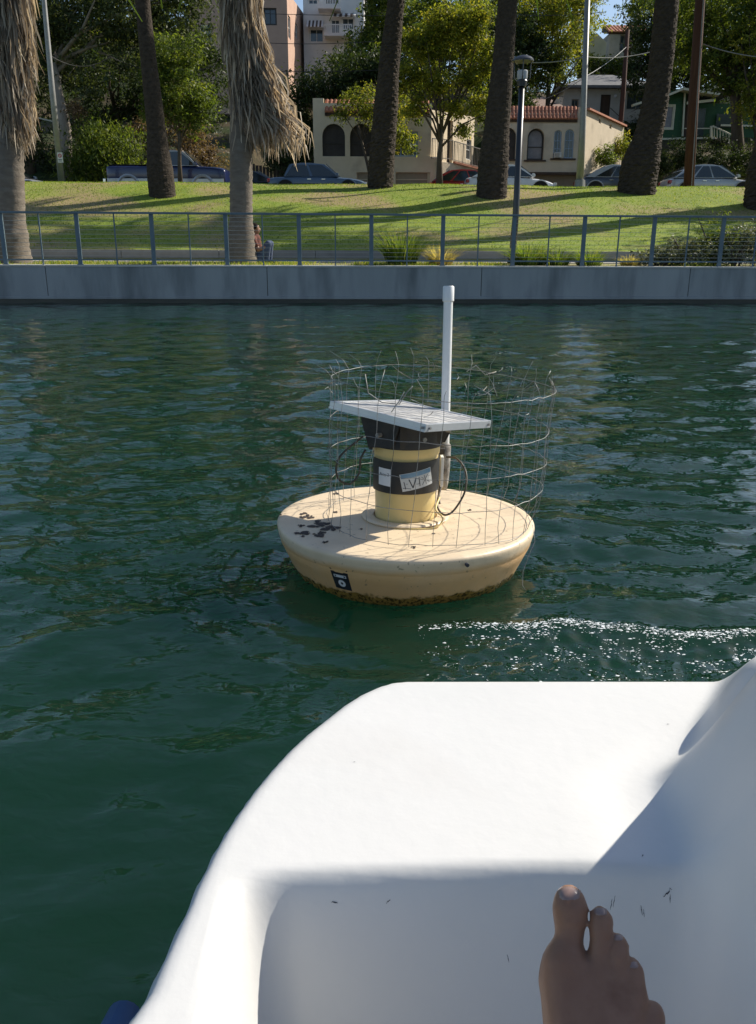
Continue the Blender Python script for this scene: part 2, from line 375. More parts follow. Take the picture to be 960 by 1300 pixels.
rr = [.3]
while rr[-1] < 21: rr.append(rr[-1]*1.0068)
while rr[-1] < 900: rr.append(rr[-1]*1.25)
rr = np.array(rr)
aa = np.concatenate([np.linspace(-37, 37, 620)+90, np.linspace(37, 323, 70)[1:-1]+90])*math.pi/180
Rr, Aa = np.meshgrid(rr, aa, indexing='ij'); WX = Rr*np.cos(Aa); WY = Rr*np.sin(Aa)
step = np.maximum(np.gradient(rr)[:, None]*np.ones_like(Rr), .002); WZ = wave_height(WX, WY, step)*(Rr < 21)
na = len(aa); i, j = np.meshgrid(np.arange(len(rr)-1), np.arange(na), indexing='ij'); i = i.ravel(); j = j.ravel(); j2 = (j+1) % na
WV = np.stack([WX, WY, WZ], -1).reshape(-1, 3)
# water stays on this side of the embankment wall
over = WV[:, 1]-(wallY(WV[:, 0])+.1); WV[:, 2] -= np.where(over > 0, np.minimum(over*.3, .5), 0)
lake = link('lake_water', fastmesh('lake_water', WV, np.stack([i*na+j, (i+1)*na+j, (i+1)*na+j2, i*na+j2], 1)), M['water'], None, None, True)
lake['kind'] = 'structure'
# ---------------------------------------------------------------- froth on the wake, with sun glints put in as white flecks
foam_glint_m = mat('foam', (.8, .84, .84), None, .25, spec=.8)
def foam():
    V = []; F = []; n = 0; rng = np.random.default_rng(9)
    for q in range(8600):
        x = .12+2.3*rng.random()**.9; cy = float(crest_y(np.array(x)))
        if rng.random() < .36: y = cy+rng.normal(.0, .013)-.004
        else: y = cy-.02-abs(rng.normal(0, .20))
        if rng.random() > np.clip((x-.05)/.45, .12, 1): continue
        if math.sin(x*31+y*19)+math.sin(x*13-y*37) < .1 and abs(y-cy) > .03 and rng.random() < .9: continue
        z = float(wave_height(np.array([x]), np.array([y]), np.array([.02]))[0])
        s = .0007+.0028*rng.random()**4; k = 5; a0 = rng.random()*6
        base = [(x+s*(.7+.6*rng.random())*2.1*math.cos(a0+6.28*i/k), y+s*(.7+.6*rng.random())*math.sin(a0+6.28*i/k), z) for i in range(k)]
        V += base+[(x, y, z+s*.7)]
        F += [(n+i, n+(i+1) % k, n+k) for i in range(k)]; n += k+1
    o = link('wake_foam_glints', fastmesh('wake_foam_glints', V, F), foam_glint_m); tag(o, 'white flecks of foam along the wake between buoy and white boat', 'foam', kind='stuff')
foam()
# ---------------------------------------------------------------- embankment wall along the lake
WD = Vector((1, .0617, 0)).normalized(); WN = Vector((.0617, -1, 0)).normalized()     # along the wall; towards the camera
def wp(x, s=0, z=0): return Vector((x, wallY(x)+s, z))
X0, X1 = -16, 18
root = empty('embankment_wall', (0, 18.42, 0), 'grey concrete lake wall with a pale coping below the cable railing', 'wall')
def wall_strip(name, m, s0, s1, z0, z1, x0=X0, x1=X1, par=root, bevel=.006):
    b = MB(); P = [wp(x0, s0, z0), wp(x1, s0, z0), wp(x1, s1, z0), wp(x0, s1, z0)]
    return b.prism(P, (0, 0, z1-z0)).build(name, m, par, bevel=bevel)
M['wet'] = mat('wet_concrete', (.022, .028, .026), (.04, .045, .04), .35, 3, 5, .004, 30)
x = X0; k = 0
while x < X1:                       # cast panels with recessed joints
    wall_strip('wall_panel', M['concrete'], 0, .30, .145, .735, x, x+4.55-.014); x += 4.55
wall_strip('joint_backing', M['wet'], .02, .29, .15, .73)
wall_strip('footing', M['concrete'], -.035, .30, .085, .145, bevel=.01)
wall_strip('wet_base', M['wet'], .0, .30, -.5, .085, bevel=0)
x = X0
while x < X1:
    wall_strip('coping', M['concrete_cap'], -.012, .33, .735, .772, x, x+2.275-.008); x += 2.275
# curb wall at the foot of the lawn, behind a path
root = empty('curb_wall', (0, 22.2, .8), 'low grey concrete curb wall at the foot of the lawn', 'wall')
x = X0
while x < X1:
    wall_strip('curb_block', M['curb'], 3.68, 3.92, .70, 1.045, x, x+2.4-.012, root); x += 2.4
path = wall_strip('path', M['path'], 2.1, 3.67, .7, .802, X0, X1, None, 0); tag(path, kind='structure')
# ---------------------------------------------------------------- cable railing
root = empty('cable_railing', (0, 18.5, .77), 'blue-grey steel railing with thin horizontal cables on top of the lake wall', 'railing')
RZ0, RZ1, RS = .772, 1.80, .14
b = MB(); b.bar(wp(X0, RS-.02, RZ1), wp(X1, RS-.02, RZ1), .075, .042).build('top_rail', M['rail'], root, bevel=.005)
b = MB(); b.bar(wp(X0, RS, RZ0+.10), wp(X1, RS, RZ0+.10), .02, .03).build('bottom_rail', M['rail'], root)
for i in range(10):
    z = RZ0+.18+i*.086; b = MB(); b.bar(wp(X0, RS, z), wp(X1, RS, z), .0065, .0065).build('cable', M['cable'], root)
px0 = at(563, 300, wallY(1.3)).x
def proto_post(w_, d_, z1):
    b = MB(); b.box((0, 0, (RZ0+z1)/2), (w_, d_, z1-RZ0)); b.box((0, 0, RZ0+.006), (w_*1.5, d_*1.5, .012))
    return b
posts = proto_post(.085, .05, RZ1-.022); thin = proto_post(.024, .03, RZ1-.022)
pm = None; tm = None
for i in range(-11, 12):
    x = px0+1.515*i
    for kind in (0, 1):
        xx = x+(.757 if kind else 0)
        if not X0 < xx < X1: continue
        if kind == 0:
            o = posts.build('post', M['rail'], root, org=Vector((0, 0, 0)), bevel=.004) if pm is None else pm.copy()
            if pm is None: pm = o
            else: COL.objects.link(o)
        else:
            o = thin.build('stanchion', M['rail'], root, org=Vector((0, 0, 0))) if tm is None else tm.copy()
            if tm is None: tm = o
            else: COL.objects.link(o)
        o.location = wp(xx, RS, 0)-ORG[root.name]; o.rotation_euler = (0, 0, math.atan(.0617))
# ---------------------------------------------------------------- grass clumps, shrubs and ground cover by the railing
def blades(name, m, base, R_, h, n, lean=.5, width=.012, label=None, cat='grass clump', group=None, seg=3, tone=(0, 1), seed=0):
    rng = np.random.default_rng(seed+3); base = np.array(base); V = []; F = []; T = []
    for q in range(n):
        a = rng.random()*6.28; r = R_*.35*math.sqrt(rng.random()); p = base+np.array([r*math.cos(a), r*math.sin(a), 0])
        d = np.array([math.cos(a), math.sin(a), 0])*lean*rng.random()*1.1; L_ = h*(.5+.6*rng.random()); wv = np.array([-math.sin(a+rng.random()), math.cos(a), 0])*width*(.6+.8*rng.random())
        o = len(V)
        for s in range(seg+1):
            t = s/seg; c = p+d*L_*t**1.6*1.4+np.array([0, 0, L_*(t-.28*lean*t*t*(1+np.linalg.norm(d)))])
            ww = wv*(1-t*.92); V += [c-ww, c+ww]
        t0 = tone[0]+(tone[1]-tone[0])*rng.random()
        for s in range(seg): F.append((o+2*s, o+2*s+1, o+2*s+3, o+2*s+2)); T.append(t0)
    V = np.array(V)-base
    o = link(name, fastmesh(name, V, F, T), m); o.location = tuple(base)
    return tag(o, label, cat, group)
def strip_pt(px, s, z=None):
    Y = wallY((px-480)/FPX*19)+s; p = at(px, 330, Y); x = p.x; return (x, wallY(x)+s, gz(x, wallY(x)+s)-.01)
GP = 'grass clumps behind the railing'
blades('grass_clump', M['grass_green'], strip_pt(510, .9), .9, .95, 620, .62, .011, 'largest green grass clump behind the railing, tall and feathery', group=GP, seed=1)
blades('grass_clump', M['grass_straw'], strip_pt(560, 1.0), .7, .62, 420, .8, .008, 'straw yellow grass clump beside the tall green clump', group=GP, seed=2, tone=(.3, 1))
blades('grass_clump', M['grass_green'], strip_pt(672, .9), 1.0, .72, 560, .9, .011, 'wide green grass clump at the foot of the black lamp post', group=GP, seed=3)
blades('grass_clump', M['grass_green'], strip_pt(708, .8), .7, .55, 300, .9, .011, 'low green grass clump just right of the wide lamp post clump', group=GP, seed=4)
blades('grass_clump', M['grass_green'], strip_pt(748, .7), .7, .55, 360, .9, .011, 'bright green grass tuft between the lamp and the pale tuft', group=GP, seed=5, tone=(.3, 1))
blades('grass_clump', M['grass_straw'], strip_pt(802, .8), .6, .36, 300, 1, .009, 'small pale dry grass tuft left of the leafy shrubs', group=GP, seed=6, tone=(0, .8))
# strips of short grass on the ledge (nobody could count the blades)
def ledge_grass():
    rng = np.random.default_rng(3); N = 15000; x = -9+18.5*rng.random(N); s = .36+1.75*rng.random(N)**1.3
    keep = (np.sin(x*1.1)+np.sin(x*2.7+1)+.9*(x < 1.2)-.8*(x > 1.2)+rng.normal(0, .5, N)) > -.1; x = x[keep]; s = s[keep]; N = len(x)
    y = wallY(x)+s; z = ground_xs(x, s); h = .03+.07*rng.random(N); a = rng.random(N)*6.28; w_ = .006+.006*rng.random(N)
    d = np.stack([np.cos(a), np.sin(a), 0*a], 1); P = np.stack([x, y, z-.01], 1); tip = P+np.stack([rng.normal(0, .03, N), rng.normal(0, .03, N), h], 1)
    V = np.stack([P-d*w_[:, None], P+d*w_[:, None], tip], 1).reshape(-1, 3); F = np.arange(3*N).reshape(-1, 3)
    o = link('short_grass', fastmesh('short_grass', V, F, rng.random(N)), M['grass_blade']); tag(o, 'short uneven grass on the ledge behind the railing', 'grass', kind='stuff')
    N = 90000; s = 4+14.6*rng.random(N)**.8; x = (-1+2*rng.random(N))*(11+.5*s); y = wallY(x)+s; z = ground_xs(x, s)
    h = .015+.045*rng.random(N); a = rng.random(N)*6.28; w_ = .008+.012*rng.random(N)
    d = np.stack([np.cos(a), np.sin(a), 0*a], 1); P = np.stack([x, y, z-.01], 1); tip = P+np.stack([rng.normal(0, .03, N), rng.normal(0, .03, N), h], 1)
    V = np.stack([P-d*w_[:, None], P+d*w_[:, None], tip], 1).reshape(-1, 3); F = np.arange(3*N).reshape(-1, 3)
    tone = np.clip(.35+.22*np.sin(x*.7+s*.5)*np.sin(x*.31-s*.2)+rng.normal(0, .2, N), 0, 1)
    o = link('lawn_grass', fastmesh('lawn_grass', V, F, tone), M['grass_blade']); tag(o, 'short park grass on the sloping lawn', 'grass', kind='stuff')
ledge_grass()
# ---------------------------------------------------------------- foliage
def leaf_arrays(blobs, n, size, rng, clump=.5, per=34, droop=0., shell=.45, flat=.5):
    """leaves in clumps spread through ellipsoids: returns vertices, faces and tones"""
    vol = np.array([b[1][0]*b[1][1]*b[1][2] for b in blobs])**.75; cnt = (n*vol/vol.sum()/per).astype(int)+1
    C_ = []; O_ = []
    for b_, c_ in zip(blobs, cnt):
        d = rng.normal(size=(c_, 3)); d /= np.linalg.norm(d, axis=1)[:, None]
        r = (shell+(1-shell)*rng.random(c_))[:, None]*(1+.12*rng.normal(size=(c_, 1)))
        C_.append(np.array(b_[0])+d*r*np.array(b_[1])); O_.append(d)
    C_ = np.concatenate(C_); O_ = np.concatenate(O_); k = len(C_)
    ct = rng.random(k); P = np.repeat(C_, per, 0); o = np.repeat(O_, per, 0); T = np.repeat(ct, per)
    N = len(P); cs = clump*(.6+.7*rng.random(k)); cs = np.repeat(cs, per)[:, None]
    off = rng.normal(size=(N, 3))*cs*np.array([.55, .55, .40]); off[:, 2] -= droop*np.abs(rng.normal(size=N))*cs[:, 0]
    P = P+off
    nrm = rng.normal(size=(N, 3))*.8+o*.5+np.array([0, 0, flat]); nrm /= np.linalg.norm(nrm, axis=1)[:, None]
    ax = np.cross(nrm, rng.normal(size=(N, 3))); ax[:, 2] -= droop*1.5; ax -= nrm*(ax*nrm).sum(1)[:, None]; ax /= np.linalg.norm(ax, axis=1)[:, None]
    bx = np.cross(nrm, ax); L_ = (size*(.6+.8*rng.random(N)))[:, None]; W_ = L_*(.32+.18*rng.random((N, 1)))
    V = np.stack([P-ax*L_*.5, P-bx*W_*.5+nrm*L_*.06, P+ax*L_*.5, P+bx*W_*.5+nrm*L_*.06], 1).reshape(-1, 3)
    return V, np.arange(4*N).reshape(-1, 4), np.clip(T*.65+.35*rng.random(N)+rng.normal(0, .05, N), 0, 1), C_
def tree(name, label, base, trunk, blobs, n, size, m, bark='bark', r0=.18, cat='tree', group=None, clump=.5, droop=0, seed=0, limbs=7, flat=.5, per=34, shell=.45):
    rng = np.random.default_rng(seed+100); base = Vector(base); root = empty(name, base, label, cat, group)
    V, F, T, C_ = leaf_arrays([((c[0], c[1], c[2]), r) for c, r in blobs], n, size, rng, clump, per, droop, shell, flat)
    V = V-np.array(base)
    b = MB(); pts = [base-Vector((0, 0, .2))]+[Vector(p) for p in trunk]; k = len(pts)
    b.tube(pts, [r0*(1.35 if i == 0 else 1-.45*i/k) for i in range(k)], 9)
    b.build('trunk', M[bark], root, smooth=True)
    b = MB(); top = pts[-1]
    for q in range(limbs*3):
        c, r = blobs[q % len(blobs)]; c = Vector(c); e = c+Vector([rng.normal()*.45*r[i] for i in range(3)])
        st = lerp(pts[-2], top, .3+.7*rng.random()) if q < limbs else c.lerp(top, .3+.4*rng.random())
        mid = (st+e)/2+Vector((rng.normal()*.2, rng.normal()*.2, .25)); rr_ = r0*(.42 if q < limbs else .2)
        b.tube([st, mid, e], [rr_, rr_*.6, rr_*.15], 6)
    b.build('limbs', M[bark], root, smooth=True)
    o = link('crown', fastmesh('crown', V, F, T), M[m], root, base)
    return root
def blob(px, py, Y, rx, ry, rz=None):
    """an ellipsoid of foliage seen round a place, its half sizes given as angles of the photograph"""
    c = at(px, py, Y); s = (c-Vector((0, 0, CAM_H))).length/FPX
    return (c, (rx*s, (rz if rz else (rx+ry)/2)*s, ry*s))
def shrub(name, label, blobs, n, size, m, cat='shrub', group=None, clump=.25, droop=0, seed=0, per=26, base=None):
    rng = np.random.default_rng(seed+500); c = blobs[0][0]
    base = Vector((c[0], c[1], gz(c[0], c[1]))) if base is None else Vector(base)
    root = empty(name, base, label, cat, group)
    V, F, T, C_ = leaf_arrays(blobs, n, size, rng, clump, per, droop, .25)
    V[:, 2] = np.maximum(V[:, 2], ground_xs(V[:, 0], V[:, 1]-wallY(V[:, 0]))+.01)
    b = MB()
    for q in range(7):
        bb = blobs[q % len(blobs)]; e = Vector(bb[0])+Vector([rng.normal()*.4*bb[1][i] for i in range(3)])
        b.tube([base+Vector((rng.normal()*.1, rng.normal()*.1, -.05)), base.lerp(e, .5)+Vector((0, 0, .1)), e], [.03, .02, .006], 5)
    b.build('stems', M['bark'], root)
    link('foliage', fastmesh('foliage', V-np.array(base), F, T), M[m], root, base)
    return root
SG = 'leafy shrubs behind the railing'
def lshrub(px, s, rx, rz, label, seed, m='leaf_grey', n=1500, size=.075):
    p = Vector(strip_pt(px, s)); return shrub('shrub', label, [((p.x, p.y, p.z+rz*.55), (rx, .45, rz*.6)), ((p.x+rx*.4, p.y, p.z+rz*.4), (rx*.6, .4, rz*.5)), ((p.x-rx*.5, p.y, p.z+rz*.3), (rx*.5, .4, rz*.4))], n, size, m, group=SG, seed=seed, clump=.13)
lshrub(838, .8, .5, .5, 'pale leafy shrub right of the dry grass tuft', 1)
lshrub(868, .9, .55, .72, 'mid sized shrub left of the tallest dark shrub', 2, n=1900)
lshrub(905, 1.2, .55, 1.05, 'tallest dark green shrub behind the railing', 3, 'leaf_mid', 2500)
lshrub(935, .8, .6, .85, 'shrub with pale leaf edges near the right end of the railing', 4, n=2200)
lshrub(978, .9, .6, .95, 'shrub at the far right end of the railing', 5, n=2200)
# ---------------------------------------------------------------- palms
def palm_crown(root, top, R_, nf, seed, dead=0):
    rng = np.random.default_rng(seed); top = Vector(top)
    for q in range(nf):
        a = q*2.399+rng.normal()*.1; e = math.radians(70-95*(q/nf)+rng.normal()*6); L_ = R_*(.85+.3*rng.random())
        V = []; F = []; T = []; d = Vector((math.cos(a), math.sin(a), 0)); side = Vector((-math.sin(a), math.cos(a), 0)); S_ = 9; P = []
        for i in range(S_+1):
            t = i/S_; P.append(top+d*L_*(t*math.cos(e)+.12*t*t)+Vector((0, 0, L_*(t*math.sin(e)-.75*t*t))))
        for i in range(S_):
            o = len(V); V += [P[i]-side*.03, P[i]+side*.03, P[i+1]+side*.02, P[i+1]-side*.02]; F.append((o, o+1, o+2, o+3)); T.append(.4)
            for sg in (-1, 1):
                for j in range(3):
                    t = (i+j/3+.3)/S_; c = P[i].lerp(P[i+1], j/3+.15); ll = L_*.24*math.sin(min(1, t*1.1+.12)*math.pi)**.6
                    v = side*sg*ll+d*ll*.45+Vector((0, 0, -ll*.35)); o = len(V); wv = d*.045
                    V += [c-wv, c+wv, c+v+wv*.2, c+v-wv*.2]; F.append((o, o+1, o+2, o+3)); T.append(rng.random())
        V = np.array([list(p-ORG[root.name]) for p in V])
        link('frond', fastmesh('frond', V, F, T), M['frond'], root, ORG[root.name])
def palm_trunk(root, pts, rad, m, n=22, rings=.14, rough=.0, seed=0):
    """trunk with real leaf-scar relief: rings on the smooth palms, diamond stubs on the rough ones"""
    rng = np.random.default_rng(seed); pts = [Vector(p) for p in pts]; P = []; R_ = []; acc = 0
    cum = [0]
    for a, b_ in zip(pts[:-1], pts[1:]): cum.append(cum[-1]+(b_-a).length)
    Ltot = cum[-1]; stepz = rings/2.0; k = int(Ltot/stepz)
    def sm(t):      # smooth interpolation along the trunk
        s = t*Ltot; i = max(j for j in range(len(cum)-1) if cum[j] <= s+1e-9); u = (s-cum[i])/(cum[i+1]-cum[i])
        p0 = pts[max(i-1, 0)]; p1 = pts[i]; p2 = pts[i+1]; p3 = pts[min(i+2, len(pts)-1)]
        return .5*((2*p1)+(p2-p0)*u+(2*p0-5*p1+4*p2-p3)*u*u+(3*p1-p0-3*p2+p3)*u**3), lerp(rad[i], rad[i+1], u*u*(3-2*u))
    for i in range(k+1):
        p, r = sm(i/k); P.append(p); R_.append(r*(1+(.035 if i % 2 else -.02)*(1 if not rough else 0)+rng.normal()*.008))
    jit = rng.normal(size=(k+1, n))
    def fn(i, j):
        if rough: return 1+rough*(.9*(((i+2*(j % 2)) % 4) < 2)-.45)+.35*rough*jit[i, j]
        return 1+.012*jit[i, j]
    b = MB(); b.tube(P, R_, n, fn=fn); o = b.build('trunk', m, root, smooth=not rough)
    return o
def skirt(root, axis_pts, R0, R1, z0, z1, n, seed, hang=1.6, lean=(0, 0)):
    """mass of dead hanging fronds: folded fans on stalks, hundreds of narrow strips"""
    rng = np.random.default_rng(seed); V = []; F = []; T = []; org = ORG[root.name]
    def ax(z):
        for a, b_ in zip(axis_pts[:-1], axis_pts[1:]):
            if z <= b_[2]: break
        u = (z-a[2])/(b_[2]-a[2]); return Vector(a).lerp(Vector(b_), u)
    for q in range(n):
        z = z0+(z1-z0)*rng.random()**.85; a = rng.random()*6.28; t = (z-z0)/(z1-z0); R_ = lerp(R0, R1, min(1, t*1.6))*(.55+.5*rng.random())
        c = ax(z); d = Vector((math.cos(a), math.sin(a), 0)); s_ = Vector((-math.sin(a), math.cos(a), 0)); L_ = hang*(.5+.6*rng.random())*(.6+.5*t)
        p0 = c+d*.24; p1 = c+d*R_*.8+Vector((0, 0, .12)); p2 = c+d*R_+Vector((lean[0]*rng.random()*max(0, 1-1.9*t), lean[1]*rng.random(), -L_*.45)); tone = rng.random()
        o = len(V); V += [p0-s_*.02, p0+s_*.02, p1+s_*.02, p1-s_*.02]; F.append((o, o+1, o+2, o+3)); T.append(tone)
        k = 9
        for i in range(k):
            f = (i-(k-1)/2)/((k-1)/2); q1 = p1+s_*f*.05; q2 = p1.lerp(p2, .5)+s_*f*.17+Vector((0, 0, .08))+d*rng.normal()*.05; q3 = p2+s_*f*.20+Vector((rng.normal()*.06, rng.normal()*.06, -L_*.4*(1-.3*abs(f))+rng.normal()*.1))
            q4 = q3+Vector((rng.normal()*.06, rng.normal()*.06, -.22-.2*rng.random())); w_ = .017+.012*rng.random(); o = len(V)
            wv = (s_*math.cos(i*1.3)+d*math.sin(i*1.3))*w_
            V += [q1-wv*.5, q1+wv*.5, q2+wv, q2-wv, q3+wv*.8, q3-wv*.8, q4+wv*.15, q4-wv*.15]
            F += [(o, o+1, o+2, o+3), (o+3, o+2, o+4, o+5), (o+5, o+4, o+6, o+7)]; T += [min(1, max(0, tone*.6+.4*rng.random()))]*3
    V = np.array([list(p-org) for p in V]); o = link('dead_frond_skirt', fastmesh('dead_frond_skirt', V, F, T), M['dead'], root, org)
    o['kind'] = 'stuff'; return o
PG = 'palm trees in the park'
# two skirted fan palms close behind the railing
def fan_palm(p0, top, zs, label, r, seed, n=330, lean=(0, 0), hang=1.6, flare=1.75, R=.55, drape=0):
    p0 = Vector(p0); p0.z = gz(p0.x, p0.y); top = Vector(top); root = empty('fan_palm', p0, label, 'palm tree', PG)
    pts = [p0+Vector((0, 0, -.15)), p0.lerp(top, .07), p0.lerp(top, .16), p0.lerp(top, .5), top]
    palm_trunk(root, pts, [r*flare, r*1.28, r*1.05, r, r*.95], M['palm_smooth'], 22, .13, seed=seed)
    ap = [tuple(p0), tuple(top)]
    skirt(root, ap if not drape else [(p0.x+drape*1.2, p0.y, p0.z), (top.x-drape*.9, top.y, top.z)], R*.8, R, zs, top.z-.2, n, seed, hang, lean)
    palm_crown(root, top, 2.3, 24, seed)
pB = at(306, 331, 19.7); tB = at(307, -180, 19.7)
fan_palm(pB, tB, at(310, 150, 19.7).z, 'fan palm with a hanging skirt of dead fronds, its pale trunk beside the seated person', .235, 21, 520, (1.25, -.1), 1.25, 1.75, .34, .12)
pA = at(16, 333, 19.4); tA = at(4, -170, 19.4)
fan_palm(pA, tA, at(8, 135, 19.4).z, 'fan palm with golden dead fronds at the left edge behind the railing', .27, 22, 380, (.12, 0), 1.5, 1.65, .36)
def rough_palm(px, py, pts, rs, label, hgt, seed, flare, rough=.06):
    g = on_ground(px, py); root = empty('palm_tree', g, label, 'palm tree', PG); Y = g.y
    P = [g+Vector((0, 0, -.2))]+[at(a, b_, Y) for a, b_ in pts]; s = Y/FPX
    d = (P[-1]-P[-2]).normalized(); P.append(P[-1]+d*hgt); R_ = [r*s*1.0 for r in rs]; R_ = [R_[0]]+R_+[R_[-1]*.9]
    R_ = R_[:len(P)]
    palm_trunk(root, P, R_, M['palm_rough'], 26, .11, rough, seed)
    palm_crown(root, P[-1], 3.1, 40, seed)
rough_palm(207, 248, [(204, 225), (197, 150), (188, 70), (181, 0)], [15.5, 10.5, 9, 8.2, 8], 'slim dark palm trunk in front of the navy pickup truck', 4, 31, 1.5, .025)
rough_palm(483, 238, [(484, 212), (489, 150), (495, 75), (503, 0)], [15, 14, 11.5, 9.5, 9], 'jagged dark palm trunk right of the blue sedan, in front of the arched house', 3.5, 32, 1.3, .07)
rough_palm(624, 249, [(626, 215), (632, 150), (639, 75), (645, 0)], [18, 14.5, 12, 10.8, 10.5], 'dark palm trunk left of the black park lamp', 3, 33, 1.3, .03)
rough_palm(808, 245, [(812, 215), (826, 160), (838, 90), (847, 0)], [22, 15.5, 13.5, 13, 12.8], 'curved dark palm trunk between the graphite coupe and the silver car', 4.5, 34, 1.4, .05)
rough_palm(982, 262, [(986, 225), (990, 150), (996, 75), (1000, 0)], [34, 22, 16, 15, 15], 'palm whose flared trunk base just enters at the right edge of the lawn', 4, 35, 1.4, .03)
# ---------------------------------------------------------------- lamp, poles, wires
def poleobj(name, label, cat, pts, rad, m, n=14, group=None, org=None):
    b = MB(); b.tube(pts, rad, n); return b
lx = at(655, 272, 20.6); lz0 = gz(lx.x, 20.6); lt = at(663, 100, 20.6)
root = empty('park_lamp', (lx.x, 20.6, lz0), 'black park lamp post with a ring-topped lantern behind the railing', 'lamp post')
b = MB(); b.tube([(lx.x-.04, 20.6, lz0), (lx.x, 20.6, lx.z), lt], [.085, .075, .062], 16); b.tube([(lx.x-.04, 20.6, lz0), (lx.x-.04, 20.6, lz0+.2)], .11, 16); b.build('pole', M['lamp_black'], root, smooth=True)
b = MB(); b.lathe([(.0, 0), (.10, .0), (.115, .03), (.12, .17), (.10, .19), (0, .19)], 20, (lt.x, lt.y, lt.z-.02)); smooth_angle(b.build('lantern_glass', M['lamp_glass'], root))
b = MB(); b.lathe([(.0, 0), (.09, 0), (.12, -.05), (.10, -.16), (0, -.16)], 20, (lt.x, lt.y, lt.z+.0)); smooth_angle(b.build('lantern_base', M['lamp_black'], root))
for a in (.4, 2.5, 4.6):
    b = MB(); c = Vector((lt.x, lt.y, lt.z)); d = Vector((math.cos(a), math.sin(a), 0))
    b.tube([c+d*.12+Vector((0, 0, -.05)), c+d*.20+Vector((0, 0, .02)), c+d*.21+Vector((0, 0, .36))], .012, 6); b.build('arm', M['lamp_black'], root)
b = MB(); b.lathe([(0, .47), (.10, .46), (.18, .43), (.235, .38), (.235, .345), (.18, .35), (.05, .40), (0, .40)], 28, tuple(lt)); smooth_angle(b.build('cap', M['lamp_black'], root))
# tall grey street light mast on the crest
g = on_ground(736, 236); gp = Vector((at(736, 236, 36).x, 36, gz(at(736, 236, 36).x, 36)))
root = empty('street_mast', gp, 'tall slim galvanised street light mast in front of the beige arched house', 'pole')
b = MB(); b.tube([gp-Vector((0, 0, .2)), at(740, 160, 36), at(748, -60, 36)], [.16, .12, .09], 14); b.build('mast', M['pole_metal'], root, smooth=True)
b = MB(); b.tube([gp-Vector((0, 0, .1)), gp+Vector((0, 0, .28))], [.24, .2], 10); b.build('base', M['pole_metal'], root)
b = MB(); b.bar(at(748, -60, 36), at(800, -75, 36), .06, .05); b.build('arm', M['pole_metal'], root)
# left light pole with a sign
gp = Vector((at(78, 229, 36.2).x, 36.2, gz(at(78, 229, 36.2).x, 36.2)))
root = empty('leaning_pole', gp, 'leaning grey pole with a small white parking sign at the left', 'pole')
b = MB(); b.tube([gp-Vector((0, 0, .2)), at(66, 110, 36.2), at(56, 0, 36.2), at(52, -40, 36.2)], [.13, .11, .09, .085], 12); b.build('mast', M['pole_metal'], root, smooth=True)
for (py, ln) in ((155, -25), (60, -10)):
    b = MB(); c = at(71 if py > 100 else 61, py, 36.2); b.bar(c, at(71+ln, py-6, 36.2), .05, .05); b.bar(at(71+ln, py-6, 36.2), at(71+ln, py-14, 36.2), .07, .07); b.build('bracket', M['pole_metal'], root)
c = at(76.5, 200, 36.0); b = MB(); b.box(c, (.21, .015, .38)); sg = b.build('sign', M['frame_white'], root)
red = mat('sign_red', (.45, .03, .03), None, .5)
b = MB(); b.lathe([(.045, 0), (.075, 0)], 20); bb = MB(); bb.add([(c.x+v[0], c.y-.010, c.z+.07+v[1]) for v in b.v], b.f); bb.bar((c.x-.05, c.y-.012, c.z+.12), (c.x+.05, c.y-.012, c.z+.02), .002, .018); bb.build('red_ring', red, sg, normals=False)
bb = MB(); bb.box((c.x, c.y-.010, c.z-.08), (.15, .004, .025)); bb.box((c.x, c.y-.010, c.z-.13), (.12, .004, .018)); bb.build('lettering', M['iron'], sg)
# wooden utility pole at the right and a thin dark pole on the hill
gp = Vector((at(875, 237, 37).x, 37, gz(at(875, 237, 37).x, 37)))
root = empty('utility_pole', gp, 'reddish brown wooden utility pole in front of the green house', 'utility pole')
b = MB(); b.tube([gp-Vector((0, 0, .3)), at(881, 120, 37), at(889, 0, 37), at(892, -50, 37)], [.215, .20, .185, .18], 14); b.build('pole', M['pole_wood'], root, smooth=True)
b = MB(); b.bar(at(878, 237, 36.75), at(893, 0, 36.78), .03, .03); b.build('conduit', M['pole_metal'], root)
root = empty('thin_pole', (at(787, 170, 58).x, 58, gz(at(787, 170, 58).x, 58)), 'thin dark utility pole on the slope in front of the white hillside house', 'utility pole')
b = MB(); b.tube([(at(787, 170, 58).x, 58, gz(at(787, 170, 58).x, 58)-.3), at(791, 120, 58), at(797, 38, 58)], [.17, .15, .12], 10); b.build('pole', M['pole_wood'], root, smooth=True)
def wire(label, pts, r=.016, m='iron', sag=.4):
    P = []
    for a, c_ in zip(pts[:-1], pts[1:]):
        for i in range(13):
            t = i/12; p = a.lerp(c_, t); p.z -= sag*4*t*(1-t); P.append(p)
    b = MB(); b.tube(P[:1]+[p for i, p in enumerate(P[1:]) if (p-P[i]).length > 1e-4], r, 5); o = b.build('overhead_wire', M[m], None, org=Vector(pts[0])); return tag(o, label, 'wire', 'overhead wires')
wire('thin wire sagging across the left trees from the leaning pole', [at(60, 68, 36.2), at(140, 72, 38), at(270, 84, 40)], .012)
wire('low wire crossing the dark slope between the skirted palm and the house roof', [at(300, 88, 44), at(500, 88, 44), at(640, 76, 44)], .014, sag=.1)
wire('wire crossing behind the crowns from the pink building towards the palms', [at(330, 54, 50), at(480, 52, 50)], .016, sag=.1)
wire('topmost wire crossing in front of the white apartment block', [at(300, 16, 46), at(640, 18, 46), at(770, 15, 46)], .014, sag=.1)
wire('pale wire from the grey mast to the wooden utility pole', [at(640, 76, 37), at(743, 72, 36), at(840, 62, 37)], .018, 'pole_metal', .15)
